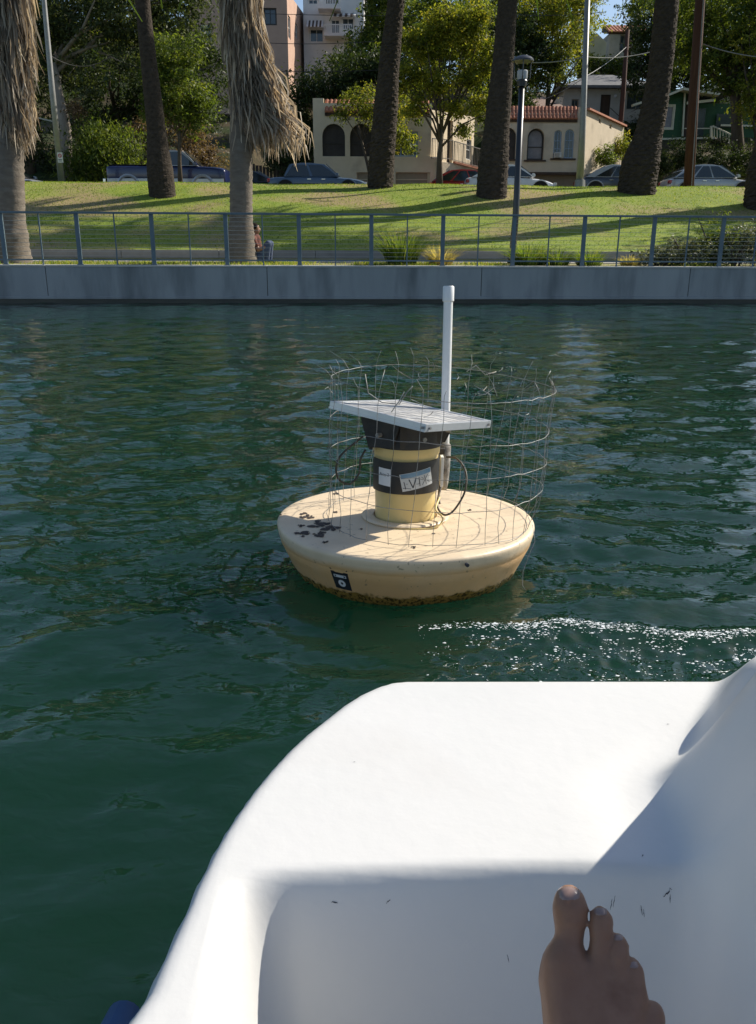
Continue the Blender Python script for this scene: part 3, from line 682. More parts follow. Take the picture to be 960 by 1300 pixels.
wire('wire running off to the right edge from the wooden utility pole', [at(893, 56, 37), at(985, 74, 34)], .018, 'pole_metal', .1)
wire('slack service wire rising to the roof of the beige arched house', [at(690, 126, 51), at(742, 98, 40), at(795, 60, 57)], .014, 'pole_metal', .1)
# ---------------------------------------------------------------- buildings: walls traced on their own vertical planes
class Plane:
    """a vertical wall plane through plan point P along direction D"""
    def __init__(s, P, D):
        s.P = Vector((P[0], P[1], 0)); s.D = Vector((D[0], D[1], 0)).normalized(); s.N = Vector((s.D.y, -s.D.x, 0))
        if s.N.dot(-s.P) < 0: s.N = -s.N        # towards the viewer's side of the street
    def hit(s, px, py):
        d = ray(px, py); o = Vector((0, 0, CAM_H)); t = (s.P-o).dot(s.N)/d.dot(s.N); p = o+d*t
        return ((p-s.P).dot(s.D), p.z)
    def w(s, u, z, out=0): return s.P+s.D*u+s.N*out+Vector((0, 0, z))
def arch(u0, u1, z0, z1, n=10):
    r = (u1-u0)/2; c = (u0+u1)/2; zc = z1-r
    return [(u0, z0), (u1, z0)]+[(c+r*math.cos(math.pi*i/n), zc+r*math.sin(math.pi*i/n)) for i in range(n+1)]
def rect(u0, u1, z0, z1): return [(u0, z0), (u1, z0), (u1, z1), (u0, z1)]
def wall(pl, outer, holes, m, root, depth=.28, name='wall', thick=.28, label=None):
    loops = [outer]+holes; V3 = [[Vector((u, z, 0)) for u, z in L_] for L_ in loops]; tris = tessellate_polygon(V3)
    flat = [p for L_ in loops for p in L_]; b = MB(); n = len(flat)
    b.add([pl.w(u, z) for u, z in flat]+[pl.w(u, z, -thick) for u, z in flat], [tuple(t) for t in tris]+[tuple(i+n for i in t[::-1]) for t in tris])
    o = 0
    for L_ in loops:
        k = len(L_); b.f += [(o+i, o+(i+1) % k, o+(i+1) % k+n, o+i+n) for i in range(k)]; o += k
    ob = b.build(name, m, root)
    if label: ob['label'] = label
    return ob
def panel(pl, poly, out, m, root, name, thick=.03):
    b = MB(); b.prism([pl.w(u, z, out) for u, z in poly], pl.N*-thick); return b.build(name, m, root)
def fill(pl, poly, root, m, fm=None, depth=.2, fw=.06, bars=(), name='window', mid=True):
    """a window (or door) set back in its opening: frame with a pane and glazing bars"""
    us = [p[0] for p in poly]; zs = [p[1] for p in poly]; u0, u1, z0, z1 = min(us), max(us), min(zs), max(zs)
    cu, cz = (u0+u1)/2, (z0+z1)/2; inner = [(cu+(u-cu)*(1-2*fw/(u1-u0)), cz+(z-cz)*(1-2*fw/(z1-z0))) for u, z in poly]
    fr = MB(); k = len(poly)
    for i in range(k):
        j = (i+1) % k; q = [poly[i], poly[j], inner[j], inner[i]]; fr.prism([pl.w(u, z, -depth+.05) for u, z in q], pl.N*-.06)
    for (a, b_) in bars:
        if a == 'v': u = lerp(u0, u1, b_); fr.bar(pl.w(u, z0+.01, -depth+.025), pl.w(u, z1-.04, -depth+.025), .04, .04, tuple(pl.N))
        else: z = lerp(z0, z1, b_); fr.bar(pl.w(u0+.02, z, -depth+.02), pl.w(u1-.02, z, -depth+.02), .04, .04)
    f = fr.build(name, fm or M['frame_dark'], root)
    panel(pl, inner, -depth, m, f, 'pane', .02)
    return f
def sill(pl, u0, u1, z, m, root, name='sill', h=.09, out=.08):
    b = MB(); b.prism([pl.w(u0, z, out), pl.w(u1, z, out), pl.w(u1, z, -.02), pl.w(u0, z, -.02)], (0, 0, -h)); return b.build(name, m, root)
def tile_roof(pl, u0, u1, z0, z1, back, root, m, step=.2, ang=None):
    """barrel tiles: each course of half-round tiles is real relief"""
    n = int((u1-u0)/step); su = (u1-u0)/n; rows = 3
    first = {}
    for r in range(rows):
        for i in range(n):
            key = r
            if key not in first:
                b = MB(); za = lerp(z0, z1, r/rows); zb = lerp(z0, z1, (r+1)/rows)+.03; oa = .12-back*r/rows; ob = .12-back*(r+1)/rows
                k = 6; V = []
                for (z, o) in ((za, oa+.04), (zb, ob)):
                    for q in range(k+1):
                        a = math.pi*q/k; V.append(pl.D*(math.cos(a)*su*.5)+pl.N*(o+math.sin(a)*.05)+Vector((0, 0, z+math.sin(a)*.09)))
                F = [(q, q+1, q+k+2, q+k+1) for q in range(k)]+[tuple(range(k+1))]
                b.add(V, F); o_ = b.build('roof_tile', m, root, org=Vector((0, 0, 0)), normals=False); first[key] = o_
            else:
                o_ = first[key].copy(); COL.objects.link(o_)
            o_.location = pl.w(u0+su*(i+.5), 0)-ORG[root.name]
    # boards under the tiles
    b = MB(); b.add([pl.w(u0, z0-.02, .10), pl.w(u1, z0-.02, .10), pl.w(u1, z1-.02, .10-back), pl.w(u0, z1-.02, .10-back), pl.w(u0, z0-.14, .06), pl.w(u1, z0-.14, .06), pl.w(u1, z1-.5, -back), pl.w(u0, z1-.5, -back)],
                    [(0, 1, 2, 3), (4, 7, 6, 5), (0, 4, 5, 1), (1, 5, 6, 2), (2, 6, 7, 3), (3, 7, 4, 0)]); b.build('roof_board', M['wood_dark'], root)
def frontwall(Y, D=(1, 0)): return Plane((0, Y), D)
ZB = 3.2
# ---- left cream house with arches
pl = frontwall(45.5); h = pl.hit
def R4(x0, x1, y0, y1): a = h(x0, y1); c = h(x1, y0); return (a[0], c[0], a[1], c[1])
u0 = h(398, 180)[0]; u1 = h(535, 180)[0]; zt = h(450, 131)[1]
root = empty('arched_house', (0, 45.5, ZB), 'cream stucco house with dark arches and red tile coping behind the blue sedan', 'house', 'arched stucco houses')
A = [R4(409.5, 438, 157, 198.5), R4(444.5, 473, 157, 199), R4(499, 531, 167, 199)]
A2 = R4(538, 1, 0, 0) if False else None
G = [R4(453, 486, 219, 240), R4(502, 546, 219, 240)]
holes = [arch(*A[0]), arch(*A[1]), rect(*A[2])]; G = [(g[0], g[1], ZB+.1, g[3]) for g in G]
ucor = h(556, 205)[0]; zs = h(500, 199)[1]
pa = h(411, 131)[0]
wall(pl, [(u0, zs), (h(547, 200)[0], zs), (h(547, 200)[0], zt), (pa, zt), (pa, zt+.22), (u0, zt+.22)], holes, M['stucco'], root, name='upper_wall')
pl2 = Plane((0, 45.38), (1, 0)); h = pl2.hit
wall(pl2, [(u0+.02, ZB-.3), (h(556, 200)[0], ZB-.3), (h(556, 200)[0], zs-.002), (u0+.02, zs-.002)], [rect(*g) for g in G], M['stucco'], root, name='lower_wall')
for g in G:
    f = fill(pl2, rect(*g), root, M['garage'], M['stucco'], .2, .03, [('h', .25), ('h', .5), ('h', .75)], 'garage_door')
h = pl.hit
for q in (0, 1):
    f = fill(pl, arch(*A[q]), root, M['screen_dark'], M['frame_dark'], .22, .07, [('h', .42)], 'arched_opening'); sill(pl, A[q][0]-.1, A[q][1]+.1, A[q][2], M['wood_dark'], root)
fill(pl, rect(*A[2]), root, M['glass_dark'], M['frame_blue'], .12, .09, [('v', .32), ('v', .66), ('h', .5)], 'window'); sill(pl, A[2][0]-.1, A[2][1]+.1, A[2][2], M['wood_dark'], root)
tile_roof(pl, pa+.05, h(545, 150)[0], h(450, 143.5)[1], zt+.12, .5, root, M['tile'])
# receding, sunlit side wing with railing
c0 = pl.w(h(547, 200)[0], 0); c1 = at(601, 200, 50.5); ps = Plane(c0, (c1.x-c0.x, c1.y-c0.y)); hs = ps.hit
L1 = hs(601, 200)[0]
z_r = hs(560, 139)[1]
S = [hs(567, 206), hs(578, 153)]; d1 = (S[0][0], hs(574, 206)[0], S[0][1], hs(570, 152)[1]); w1 = (hs(592, 200)[0], hs(598, 200)[0], hs(595, 203)[1], hs(595, 177)[1])
wall(ps, [(0, ZB-.3), (L1, ZB-.3), (L1, hs(601, 148)[1]), (0, hs(547, 139)[1])], [rect(*d1), rect(*w1)], M['stucco'], root, name='side_wall')
fill(ps, rect(*d1), root, M['wood_dark'], M['frame_dark'], .2, .06, [], 'door'); fill(ps, rect(*w1), root, M['glass_dark'], M['frame_white'], .1, .06, [('h', .5)], 'window')
b = MB(); b.prism([c0+Vector((-.3, .35, zt-.35)), Vector((u0+.2, 45.85, zt-.35)), Vector((u0+2, 53, zt-.35)), Vector((c1.x, c1.y, zt-.35))], (0, 0, .1)); b.build('flat_roof', M['shingle'], root)
b = MB(); b.prism([Vector((u0+.02, 45.8, ZB-.3)), Vector((u0+1.5, 52, ZB-.3)), Vector((u0+1.5, 52.2, ZB-.3)), Vector((u0, 46.0, ZB-.3))], (0, 0, zt-ZB)); b.build('far_side_wall', M['stucco'], root)
# terrace in front of the side wing, with an iron railing
pt = Plane(at(548, 205, 44.9), (at(612, 212, 47.4)-at(548, 205, 44.9))); ht = pt.hit
E0 = ht(556, 206); E1 = ht(573, 207); E2 = ht(616, 219)
wall(pt, [(E0[0], ZB-.3), (E2[0], ZB-.3), (E2[0], ht(616, 217)[1]), (ht(576, 207)[0], ht(576, 207)[1]), (E0[0], E1[1])], [], M['stucco'], root, name='terrace_wall')
b = MB(); b.bar(pt.w(*ht(576, 206), .03), pt.w(*ht(616, 216.5), .03), .16, .1); b.build('terrace_coping', M['tile'], root)
def railing_run(pl_, a, c_, hgt, n, root, m, name='railing'):
    A_ = pl_.hit(*a); B_ = pl_.hit(*c_); b = MB(); f = MB()
    b.bar(pl_.w(A_[0], A_[1]+hgt, .02), pl_.w(B_[0], B_[1]+hgt, .02), .04, .04); b.bar(pl_.w(A_[0], A_[1]+.08, .02), pl_.w(B_[0], B_[1]+.08, .02), .03, .03); ob = b.build(name, m, root)
    for i in range(n+1):
        t = i/n; u = lerp(A_[0], B_[0], t); z = lerp(A_[1], B_[1], t); f = MB(); f.bar(pl_.w(u, z, .02), pl_.w(u, z+hgt, .02), .022 if i % 6 else .05, .022 if i % 6 else .05); f.build('baluster', m, ob)
railing_run(pt, (548, 202), (574, 204), .95, 12, root, M['iron_pale']); railing_run(pt, (576, 205), (616, 216), .95, 22, root, M['iron_pale'])
# ---- right beige house
pl = frontwall(52.0); h = pl.hit
root = empty('arched_house', (14, 52, ZB), 'beige stucco house with red tile coping right of the black lamp', 'house', 'arched stucco houses')
u0 = h(622, 180)[0]; u1 = h(742, 180)[0]; zt = h(700, 138)[1]; ut = h(735, 140)[0]
A = [R4(634, 656, 162, 202), R4(668.5, 692, 163, 203), R4(702, 714, 165, 201), R4(715.5, 730, 164, 201)]
zl = h(700, 222)[1]
wall(pl, [(u0, zl+.05), (u1, zl+.05), (u1, zt+.1), (ut, zt+.1), (ut, zt-.25), (u0, zt-.25)], [arch(*a) for a in A], M['stucco2'], root, name='upper_wall')
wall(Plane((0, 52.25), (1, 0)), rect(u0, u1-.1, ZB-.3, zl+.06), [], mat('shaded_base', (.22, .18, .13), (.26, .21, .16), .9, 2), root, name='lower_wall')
sill(pl, u0, u1, zl+.14, M['wood_dark'], root, 'ledge', .14, .14)
fill(pl, arch(*A[0]), root, M['screen_dark'], None, .2, .07, [('h', .4)], 'arched_opening')
fill(pl, arch(*A[1]), root, M['curtain'], None, .26, .09, [('h', .42)], 'arched_opening')
for a in A[2:]: fill(pl, arch(*a), root, M['glass_dark'], M['frame_blue'], .14, .07, [('h', .34), ('h', .62), ('v', .5)], 'arched_window')
for a in A[:2]: sill(pl, a[0]-.15, a[1]+.15, a[2], M['wood_dark'], root)
sill(pl, A[2][0]-.15, A[3][1]+.15, A[2][2], M['wood_dark'], root)
b = MB(); a = R4(703, 711.5, 194, 200.5); b.box(((a[0]+a[1])/2, 51.85, (a[2]+a[3])/2), (a[1]-a[0], .4, a[3]-a[2])); ac = b.build('air_conditioner', M['frame_white'], root, bevel=.01)
for q in range(5): b = MB(); b.box(((a[0]+a[1])/2-.05, 51.64, lerp(a[2], a[3], (q+1)/6)), ((a[1]-a[0])*.7, .02, .02)); b.build('grille_slat', M['iron_pale'], ac)
tile_roof(pl, h(636, 150)[0], ut-.05, h(700, 152)[1], zt+.08, .5, root, M['tile'])
b = MB(); b.tube([pl.w(h(742, 150)[0]-.12, zt-.1, .06), pl.w(h(742, 150)[0]-.12, ZB, .06)], .05, 8); b.build('downpipe', M['pole_metal'], root)
c0 = pl.w(u1, 0); c1 = at(790, 200, 58.0); ps = Plane(c0, (c1.x-c0.x, c1.y-c0.y)); hs = ps.hit; L1 = hs(790, 190)[0]
vents = [rect(hs(x-1.3, 150)[0], hs(x+1.3, 150)[0], hs(x, y+3)[1], hs(x, y-3)[1]) for x, y in ((762, 154), (776, 161))]
wall(ps, [(0, ZB-.3), (L1, ZB-.3), (L1, hs(790, 160)[1]), (0, hs(742, 138)[1])], vents, M['stucco2'], root, name='side_wall')
for v in vents: fill(ps, v, root, M['screen_dark'], M['stucco2'], .08, .03, [], 'vent')
b = MB(); b.bar(ps.w(0, hs(742, 138)[1]+.04, .04), ps.w(L1, hs(790, 160)[1]+.04, .04), .3, .1); b.build('parapet_tiles', M['tile'], root)
b = MB(); b.prism([Vector((u0, 52.4, zt-.5)), c0+Vector((-.3, .2, zt-.5)), Vector((c1.x-.3, c1.y, zt-1.3)), Vector((u0+2, 59, zt-1.3))], (0, 0, .1)); b.build('flat_roof', M['shingle'], root)
# brown gable peeping over it
P0 = at(660, 138, 62); P1 = at(700, 121, 64); P2 = at(722, 133, 62); P3 = at(676, 119.5, 64)
root = empty('brown_roofed_house', (P1.x, 63, gz(P1.x, 63)), 'low brown shingled roof showing above the beige arched house', 'house')
b = MB(); q0 = at(655, 139, 62); q1 = at(724, 139, 62); r0 = at(676, 121, 67); r1 = at(694, 123, 67); b.add([q0, q1, r1, r0, q0+Vector((0, 9, 0)), q1+Vector((0, 9, 0))], [(0, 1, 2, 3), (1, 5, 2), (0, 3, 4), (3, 2, 5, 4)]); b.build('roof', M['shingle_brown'], root, normals=False)
b = MB(); zz = q0.z-.05; g0 = gz(q0.x, 63)-.3; b.prism([(q0.x+.4, 62.5, g0), (q1.x-.4, 62.5, g0), (q1.x-.4, 70.5, g0), (q0.x+.4, 70.5, g0)], (0, 0, max(.5, zz-g0))); b.build('wall', M['stucco_grey'], root)
b = MB(); c = at(709, 135, 64.5); b.box(c, (.45, .45, 1.1)); b.build('chimney', M['stucco_white'], root)
# ---- white house on the hillside with a grey roof
def boxhouse(name, label, Y, x0, x1, ytop, ybot, m, depth=7, yaw=0, group=None, z0=None):
    pl = frontwall(Y); a = pl.hit(x0, ybot); c = pl.hit(x1, ytop); root = empty(name, (a[0], Y, gz(a[0], Y)), label, 'house', group)
    return pl, root, a[0], c[0], a[1], c[1]
pl, root, u0, u1, z0, z1 = boxhouse('hillside_house', 'white hillside house with a grey hipped roof behind the thin dark pole', 70, 714, 838, 110, 168, M['stucco_grey']); h = pl.hit
W = [R4(725, 735, 126, 141), R4(739.5, 744, 125, 138), R4(761, 776, 120, 150), R4(795, 822, 118, 139)]
wall(pl, rect(u0, u1, z0-1.5, z1), [rect(*q) for q in W], M['stucco_grey'], root)
for q, nm in zip(W, ('window', 'window', 'door', 'window')):
    fill(pl, rect(*q), root, M['wood_dark'] if nm == 'door' else M['glass_dark'], M['frame_dark'] if nm == 'door' else M['iron_pale'], .15, .06, [] if nm == 'door' else [('v', .5)], nm)
b = MB(); b.prism([pl.w(u0, z0-1.5, -.28), pl.w(u1, z0-1.5, -.28), pl.w(u1, z0-1.5, -8), pl.w(u0, z0-1.5, -8)], (0, 0, z1-z0+1.4)); b.build('rear_wing', M['stucco_grey'], root)
e = .5; zr = h(760, 94)[1]; b = MB(); y0, y1 = 69.4, 79; xa, xb = u0-e, u1+e
b.add([(xa, y0, z1), (xb, y0, z1), (xb, y1, z1), (xa, y1, z1), (xa+3.2, 73.8, zr+.6), (xb-3.2, 73.8, zr+.6), (xa, y0, z1-.18), (xb, y0, z1-.18), (xb, y1, z1-.18), (xa, y1, z1-.18)],
      [(0, 1, 5, 4), (1, 2, 5), (2, 3, 4, 5), (3, 0, 4), (0, 6, 7, 1), (1, 7, 8, 2), (6, 9, 8, 7), (3, 9, 6, 0), (2, 8, 9, 3)]); b.build('roof', M['shingle'], root)
b = MB(); b.tube([at(782, 122, 69.7), at(781, 122, 69.5)], .1, 8); b.build('porch_light', M['lamp_glass'], root)
rl = MB(); rl.bar(at(775, 137, 69), at(806, 166, 67.5), .05, .05); rl.build('stair_rail', M['iron'], root)
# ---- green house at the right, raised on the bank
root = empty('green_house', (at(880, 190, 62).x, 62, gz(at(880, 190, 62).x, 62)), 'dark green clapboard house with cream trim, porch and stairs', 'house')
pl = frontwall(62); h = pl.hit
u0 = h(822, 150)[0]; uc = h(869, 150)[0]; zf = h(850, 176)[1]; w_ = R4(842, 856, 134.5, 163)
pk = h(863, 113); 
outer = [(u0, zf), (uc, zf), (uc, h(868, 117)[1]), (h(862, 114)[0], h(862, 114)[1]), (u0, h(822, 131)[1])]
wall(pl, outer, [rect(*w_)], M['green_paint'], root, name='gable_wall')
for q in range(26):        # clapboards, each one proud of the wall
    z = lerp(zf, pk[1], q/26)
    us = u0; ue = uc; zlim = h(822, 131)[1]
    if z > zlim: us = lerp(u0, h(862, 114)[0], (z-zlim)/(pk[1]-zlim))
    spans = [(us, ue)]
    if w_[2]-.1 < z < w_[3]+.05: spans = [(us, w_[0]-.09), (w_[1]+.09, ue)]
    for a, c_ in spans:
        if c_-a > .1:
            b = MB(); zz = (pk[1]-zf)/26; b.add([pl.w(a, z, .025), pl.w(c_, z, .025), pl.w(c_, z+zz, .006), pl.w(a, z+zz, .006), pl.w(a, z, 0), pl.w(c_, z, 0)], [(0, 1, 2, 3), (0, 4, 5, 1)]); b.build('clapboard', M['green_paint'], root)
fill(pl, rect(*w_), root, M['curtain'], M['trim'], .03, .07, [], 'window')
for q in ((w_[0]-.09, w_[0], w_[2]-.09, w_[3]+.09), (w_[1], w_[1]+.09, w_[2]-.09, w_[3]+.09), (w_[0], w_[1], w_[3], w_[3]+.09), (w_[0], w_[1], w_[2]-.09, w_[2])): panel(pl, rect(*q), .05, M['trim'], root, 'window_trim', .05)
def board(a, c_, Y, w1, w2, name='trim_board', m='trim'):
    b = MB(); b.bar(at(a[0], a[1], Y), at(c_[0], c_[1], Y), w1, w2); return b.build(name, M[m], root)
board((836, 126), (865, 114), 61.6, .9, .13, 'eave_board'); board((864, 114), (912, 121), 61.6, .9, .13, 'eave_board'); board((803, 134), (822, 128), 61.2, .5, .13, 'eave_board')
board((893, 116), (909, 110), 63.0, .4, .13, 'eave_board'); board((872, 131), (908, 127), 61.8, .1, .16, 'porch_beam'); board((869.5, 118), (866.5, 173), 61.85, .1, .1, 'corner_board')
board((822, 177), (905, 175), 61.8, .14, .12, 'floor_board'); board((869, 163), (903, 163), 61.5, .05, .06, 'porch_rail'); board((903, 160), (903, 175), 61.5, .14, .14, 'newel_post')
b = MB(); a = h(869, 176); c_ = h(960, 130); b.box(((a[0]+c_[0])/2+2, 65.2, (a[1]+c_[1])/2), (c_[0]-a[0]+4, 4, c_[1]-a[1]+.2)); b.build('porch_back_wall', M['green_paint'], root)
b = MB(); a = h(872, 173); c_ = h(884, 131); b.box(((a[0]+c_[0])/2, 62.95, (a[1]+c_[1])/2), (c_[0]-a[0], .08, c_[1]-a[1])); b.build('porch_door', M['wood_dark'], root)
b = MB(); a = h(890, 170); c_ = h(903, 135); b.box(((a[0]+c_[0])/2, 62.95, (a[1]+c_[1])/2), (c_[0]-a[0], .08, c_[1]-a[1])); b.build('porch_window', M['glass_dark'], root)
b = MB(); a = h(915, 160); c_ = h(945, 142); b.box(((a[0]+c_[0])/2, 62.95, (a[1]+c_[1])/2), (c_[0]-a[0], .08, c_[1]-a[1])); b.build('porch_window', M['glass_dark'], root)
board((915, 159), (962, 160), 62.8, .1, .12, 'porch_beam')
b = MB(); q = [h(822, 176), h(960, 176)]; b.box(((q[0][0]+q[1][0])/2, 64.6, (q[0][1]+4.5)/2-.15), (q[1][0]-q[0][0]-.3, 4.6, q[0][1]-4.5-.2)); b.build('foundation', M['wood_dark'], root)
a = h(836, 127); pk = h(864, 114); c_ = h(930, 121)
b = MB(); b.add([pl.w(h(820, 133)[0], h(820, 133)[1]+.05, .5), pl.w(pk[0], pk[1]+.08, .5), pl.w(c_[0], c_[1]+.05, .5), pl.w(h(820, 133)[0], h(820, 133)[1]+.05, -5), pl.w(pk[0], pk[1]+.08, -5), pl.w(c_[0], c_[1]+.05, -5)], [(0, 1, 4, 3), (1, 2, 5, 4)]); b.build('roof', M['shingle'], root, normals=False)
st0 = at(905, 160, 61.3); st1 = at(943, 178, 59.6); sb0 = at(905, 175, 61.3); sb1 = at(943, 194, 59.6)
b = MB(); b.bar(st0, st1, .07, .09); b.bar(sb0, sb1, .08, .14); sr = b.build('stair_railing', M['trim'], root)
for i in range(10): t = (i+.5)/10; b = MB(); b.bar(sb0.lerp(sb1, t), st0.lerp(st1, t), .05, .05); b.build('baluster', M['trim'], sr)
for i in range(9): t = i/9; b = MB(); b.box(sb0.lerp(sb1, t)+Vector((.2, 0, -.12)), (.35, 1.0, .06)); b.build('stair_tread', M['wood_dark'], root)
# ---- tile-roofed house on the hilltop with its lit wall
pl, root, u0, u1, z0, z1 = boxhouse('hilltop_house', 'pale hilltop house under a small tile roof near the patch of sky', 86, 771, 818, 40, 92, M['stucco_grey']); h = pl.hit
w_ = R4(786, 799, 44, 65); wall(pl, rect(u0, u1, z0-2, z1), [rect(*w_)], M['stucco_grey'], root); fill(pl, rect(*w_), root, M['glass_dark'], M['iron_pale'], .15, .1, [('v', .5), ('h', .5)])
b = MB(); b.prism([pl.w(u0, z0-2, -.28), pl.w(u1, z0-2, -.28), pl.w(u1, z0-2, -7), pl.w(u0, z0-2, -7)], (0, 0, z1-z0+1.9)); b.build('rear_wing', M['stucco_grey'], root)
tile_roof(pl, u0-.2, u1+.6, z1-.1, h(790, 25)[1], 2.6, root, M['tile'], .3)
pl, root, u0, u1, z0, z1 = boxhouse('hilltop_house', 'pale yellow sunlit wall of a hilltop house left of the tile roof', 84, 744, 771, 44, 90, M['stucco_yellow']); h = pl.hit
wall(pl, [(u0, z0-2), (u1, z0-2), (u1, h(771, 54)[1]), (h(758, 42)[0], h(758, 42)[1]), (u0, h(744, 46)[1])], [], M['stucco_yellow'], root)
b = MB(); b.prism([pl.w(u0, z0-2, -.3), pl.w(u1-.3, z0-2, -.3), pl.w(u1-.3, z0-2, -1.6), pl.w(u0, z0-2, -1.6)], (0, 0, z1-z0+.6)); b.build('rear_wing', M['stucco_yellow'], root)
# ---- pink block upper left
def roofslab(pl, u0, u1, z, root, depth, m='shingle', out=.2):
    b = MB(); b.prism([pl.w(u0-.15, z, out), pl.w(u1+.15, z, out), pl.w(u1+.15, z, -depth), pl.w(u0-.15, z, -depth)], (0, 0, .2)); return b.build('roof', M[m], root)
pl, root, u0, u1, z0, z1 = boxhouse('pink_building', 'pink stucco building with grey windows above the skirted palm', 66, 244, 364, -12, 86, M['stucco_pink']); h = pl.hit
Wd = [R4(255, 268, 31, 52), R4(258, 268, 66, 82), R4(335, 351, 10, 32), R4(300, 315, 10, 32)]
wall(pl, rect(u0, u1, z0-3, z1), [rect(*q) for q in Wd], M['stucco_pink'], root, name='front_wall')
for q in Wd: fill(pl, rect(*q), root, M['glass_dark'], M['frame_white'] if q[0] < u0+3 else M['frame_dark'], .12, .1, [('v', .5), ('h', .5)] if q[0] < u0+3 else [('v', .5)])
c0 = pl.w(u1, 0); c1 = at(386, 40, 74.0); ps = Plane(c0, (c1.x-c0.x, c1.y-c0.y)); hs = ps.hit; L1 = hs(386, 40)[0]
Wd = [rect(hs(366, 40)[0], hs(369, 40)[0], hs(367, 48)[1], hs(367, 20)[1]), rect(hs(375, 40)[0], hs(378, 40)[0], hs(376, 48)[1], hs(376, 30)[1])]
wall(ps, [(0, z0-3), (L1, z0-3), (L1, hs(386, 18)[1]), (0, z1)], Wd, M['stucco_pink'], root, name='side_wall')
for q in Wd: fill(ps, q, root, M['glass_dark'], M['frame_white'], .12, .08, [('h', .5)])
roofslab(pl, u0, u1, z1, root, 8)
# ---- white apartment block, upper middle
pl, root, u0, u1, z0, z1 = boxhouse('apartment_block', 'white apartment block with balconies and striped awnings at the top', 72, 386, 462, -14, 62, M['stucco_white']); h = pl.hit
Wd = [R4(391, 404, -2, 6), R4(393, 411, 36, 54), R4(434, 450, 22, 38), R4(412, 432, -12, 6), R4(420, 432, 24, 46)]
wall(pl, rect(u0, u1, z0-3, z1), [rect(*q) for q in Wd], M['stucco_white'], root, name='front_wall')
for q in Wd: fill(pl, rect(*q), root, M['glass_dark'], M['frame_white'], .15, .1, [('v', .5)])
stripe = mat('awning_cloth', (.22, .15, .13), (.55, .48, .42), .8, 9, 0, stretch=(8, .1, .1))
for (x0, x1, y0, y1) in ((390, 411, 26, 37), (421, 452, 17, 24)):
    a = h(x0, y0); c_ = h(x1, y1); n = 9
    for i in range(n):
        ua = lerp(a[0], c_[0], i/n); ub = lerp(a[0], c_[0], (i+1)/n); b = MB(); b.prism([pl.w(ua, a[1], .03), pl.w(ub, a[1], .03), pl.w(ub, c_[1], .9), pl.w(ua, c_[1], .9)], (0, 0, -.05)); b.build('awning_strip', M['wood_dark'] if i % 2 else M['stucco_white'], root)
for (x0, x1, y0, y1) in ((405, 433, 2, 16), (413, 447, 36, 50)):
    a = h(x0, y1); c_ = h(x1, y0); b = MB(); b.prism([pl.w(a[0], a[1], .0), pl.w(c_[0], a[1], 0), pl.w(c_[0], a[1], 1.2), pl.w(a[0], a[1], 1.2)], (0, 0, .2)); bal = b.build('balcony', M['stucco_white'], root)
    b = MB(); b.bar(pl.w(a[0], c_[1], 1.15), pl.w(c_[0], c_[1], 1.15), .06, .06); b.bar(pl.w(a[0], c_[1], 0), pl.w(a[0], c_[1], 1.15), .06, .06); b.build('handrail', M['frame_white'], bal)
    for i in range(15): t = i/14; b = MB(); b.bar(pl.w(lerp(a[0], c_[0], t), a[1]+.1, 1.15), pl.w(lerp(a[0], c_[0], t), c_[1], 1.15), .04, .04); b.build('baluster', M['frame_white'], bal)
roofslab(pl, u0, u1, z1, root, 8); b = MB(); b.prism([pl.w(u0, z0-3, -.3), pl.w(u1, z0-3, -.3), pl.w(u1, z0-3, -7.5), pl.w(u0, z0-3, -7.5)], (0, 0, z1-z0+2.9)); b.build('rear_wing', M['stucco_white'], root)
# brown fence panel between skirted palm and sedan
root = empty('timber_fence', (at(330, 215, 46).x, 46, gz(at(330, 215, 46).x, 46)), 'low brown plank fence left of the cream arched house', 'fence')
for i in range(14):
    x0 = lerp(at(300, 215, 46).x, at(362, 215, 46).x, i/14); b = MB(); b.box((x0, 46, gz(x0, 46)+.7), (.15, .04, 1.4+.04*math.sin(i*3))); b.build('plank', M['wood_dark'], root)
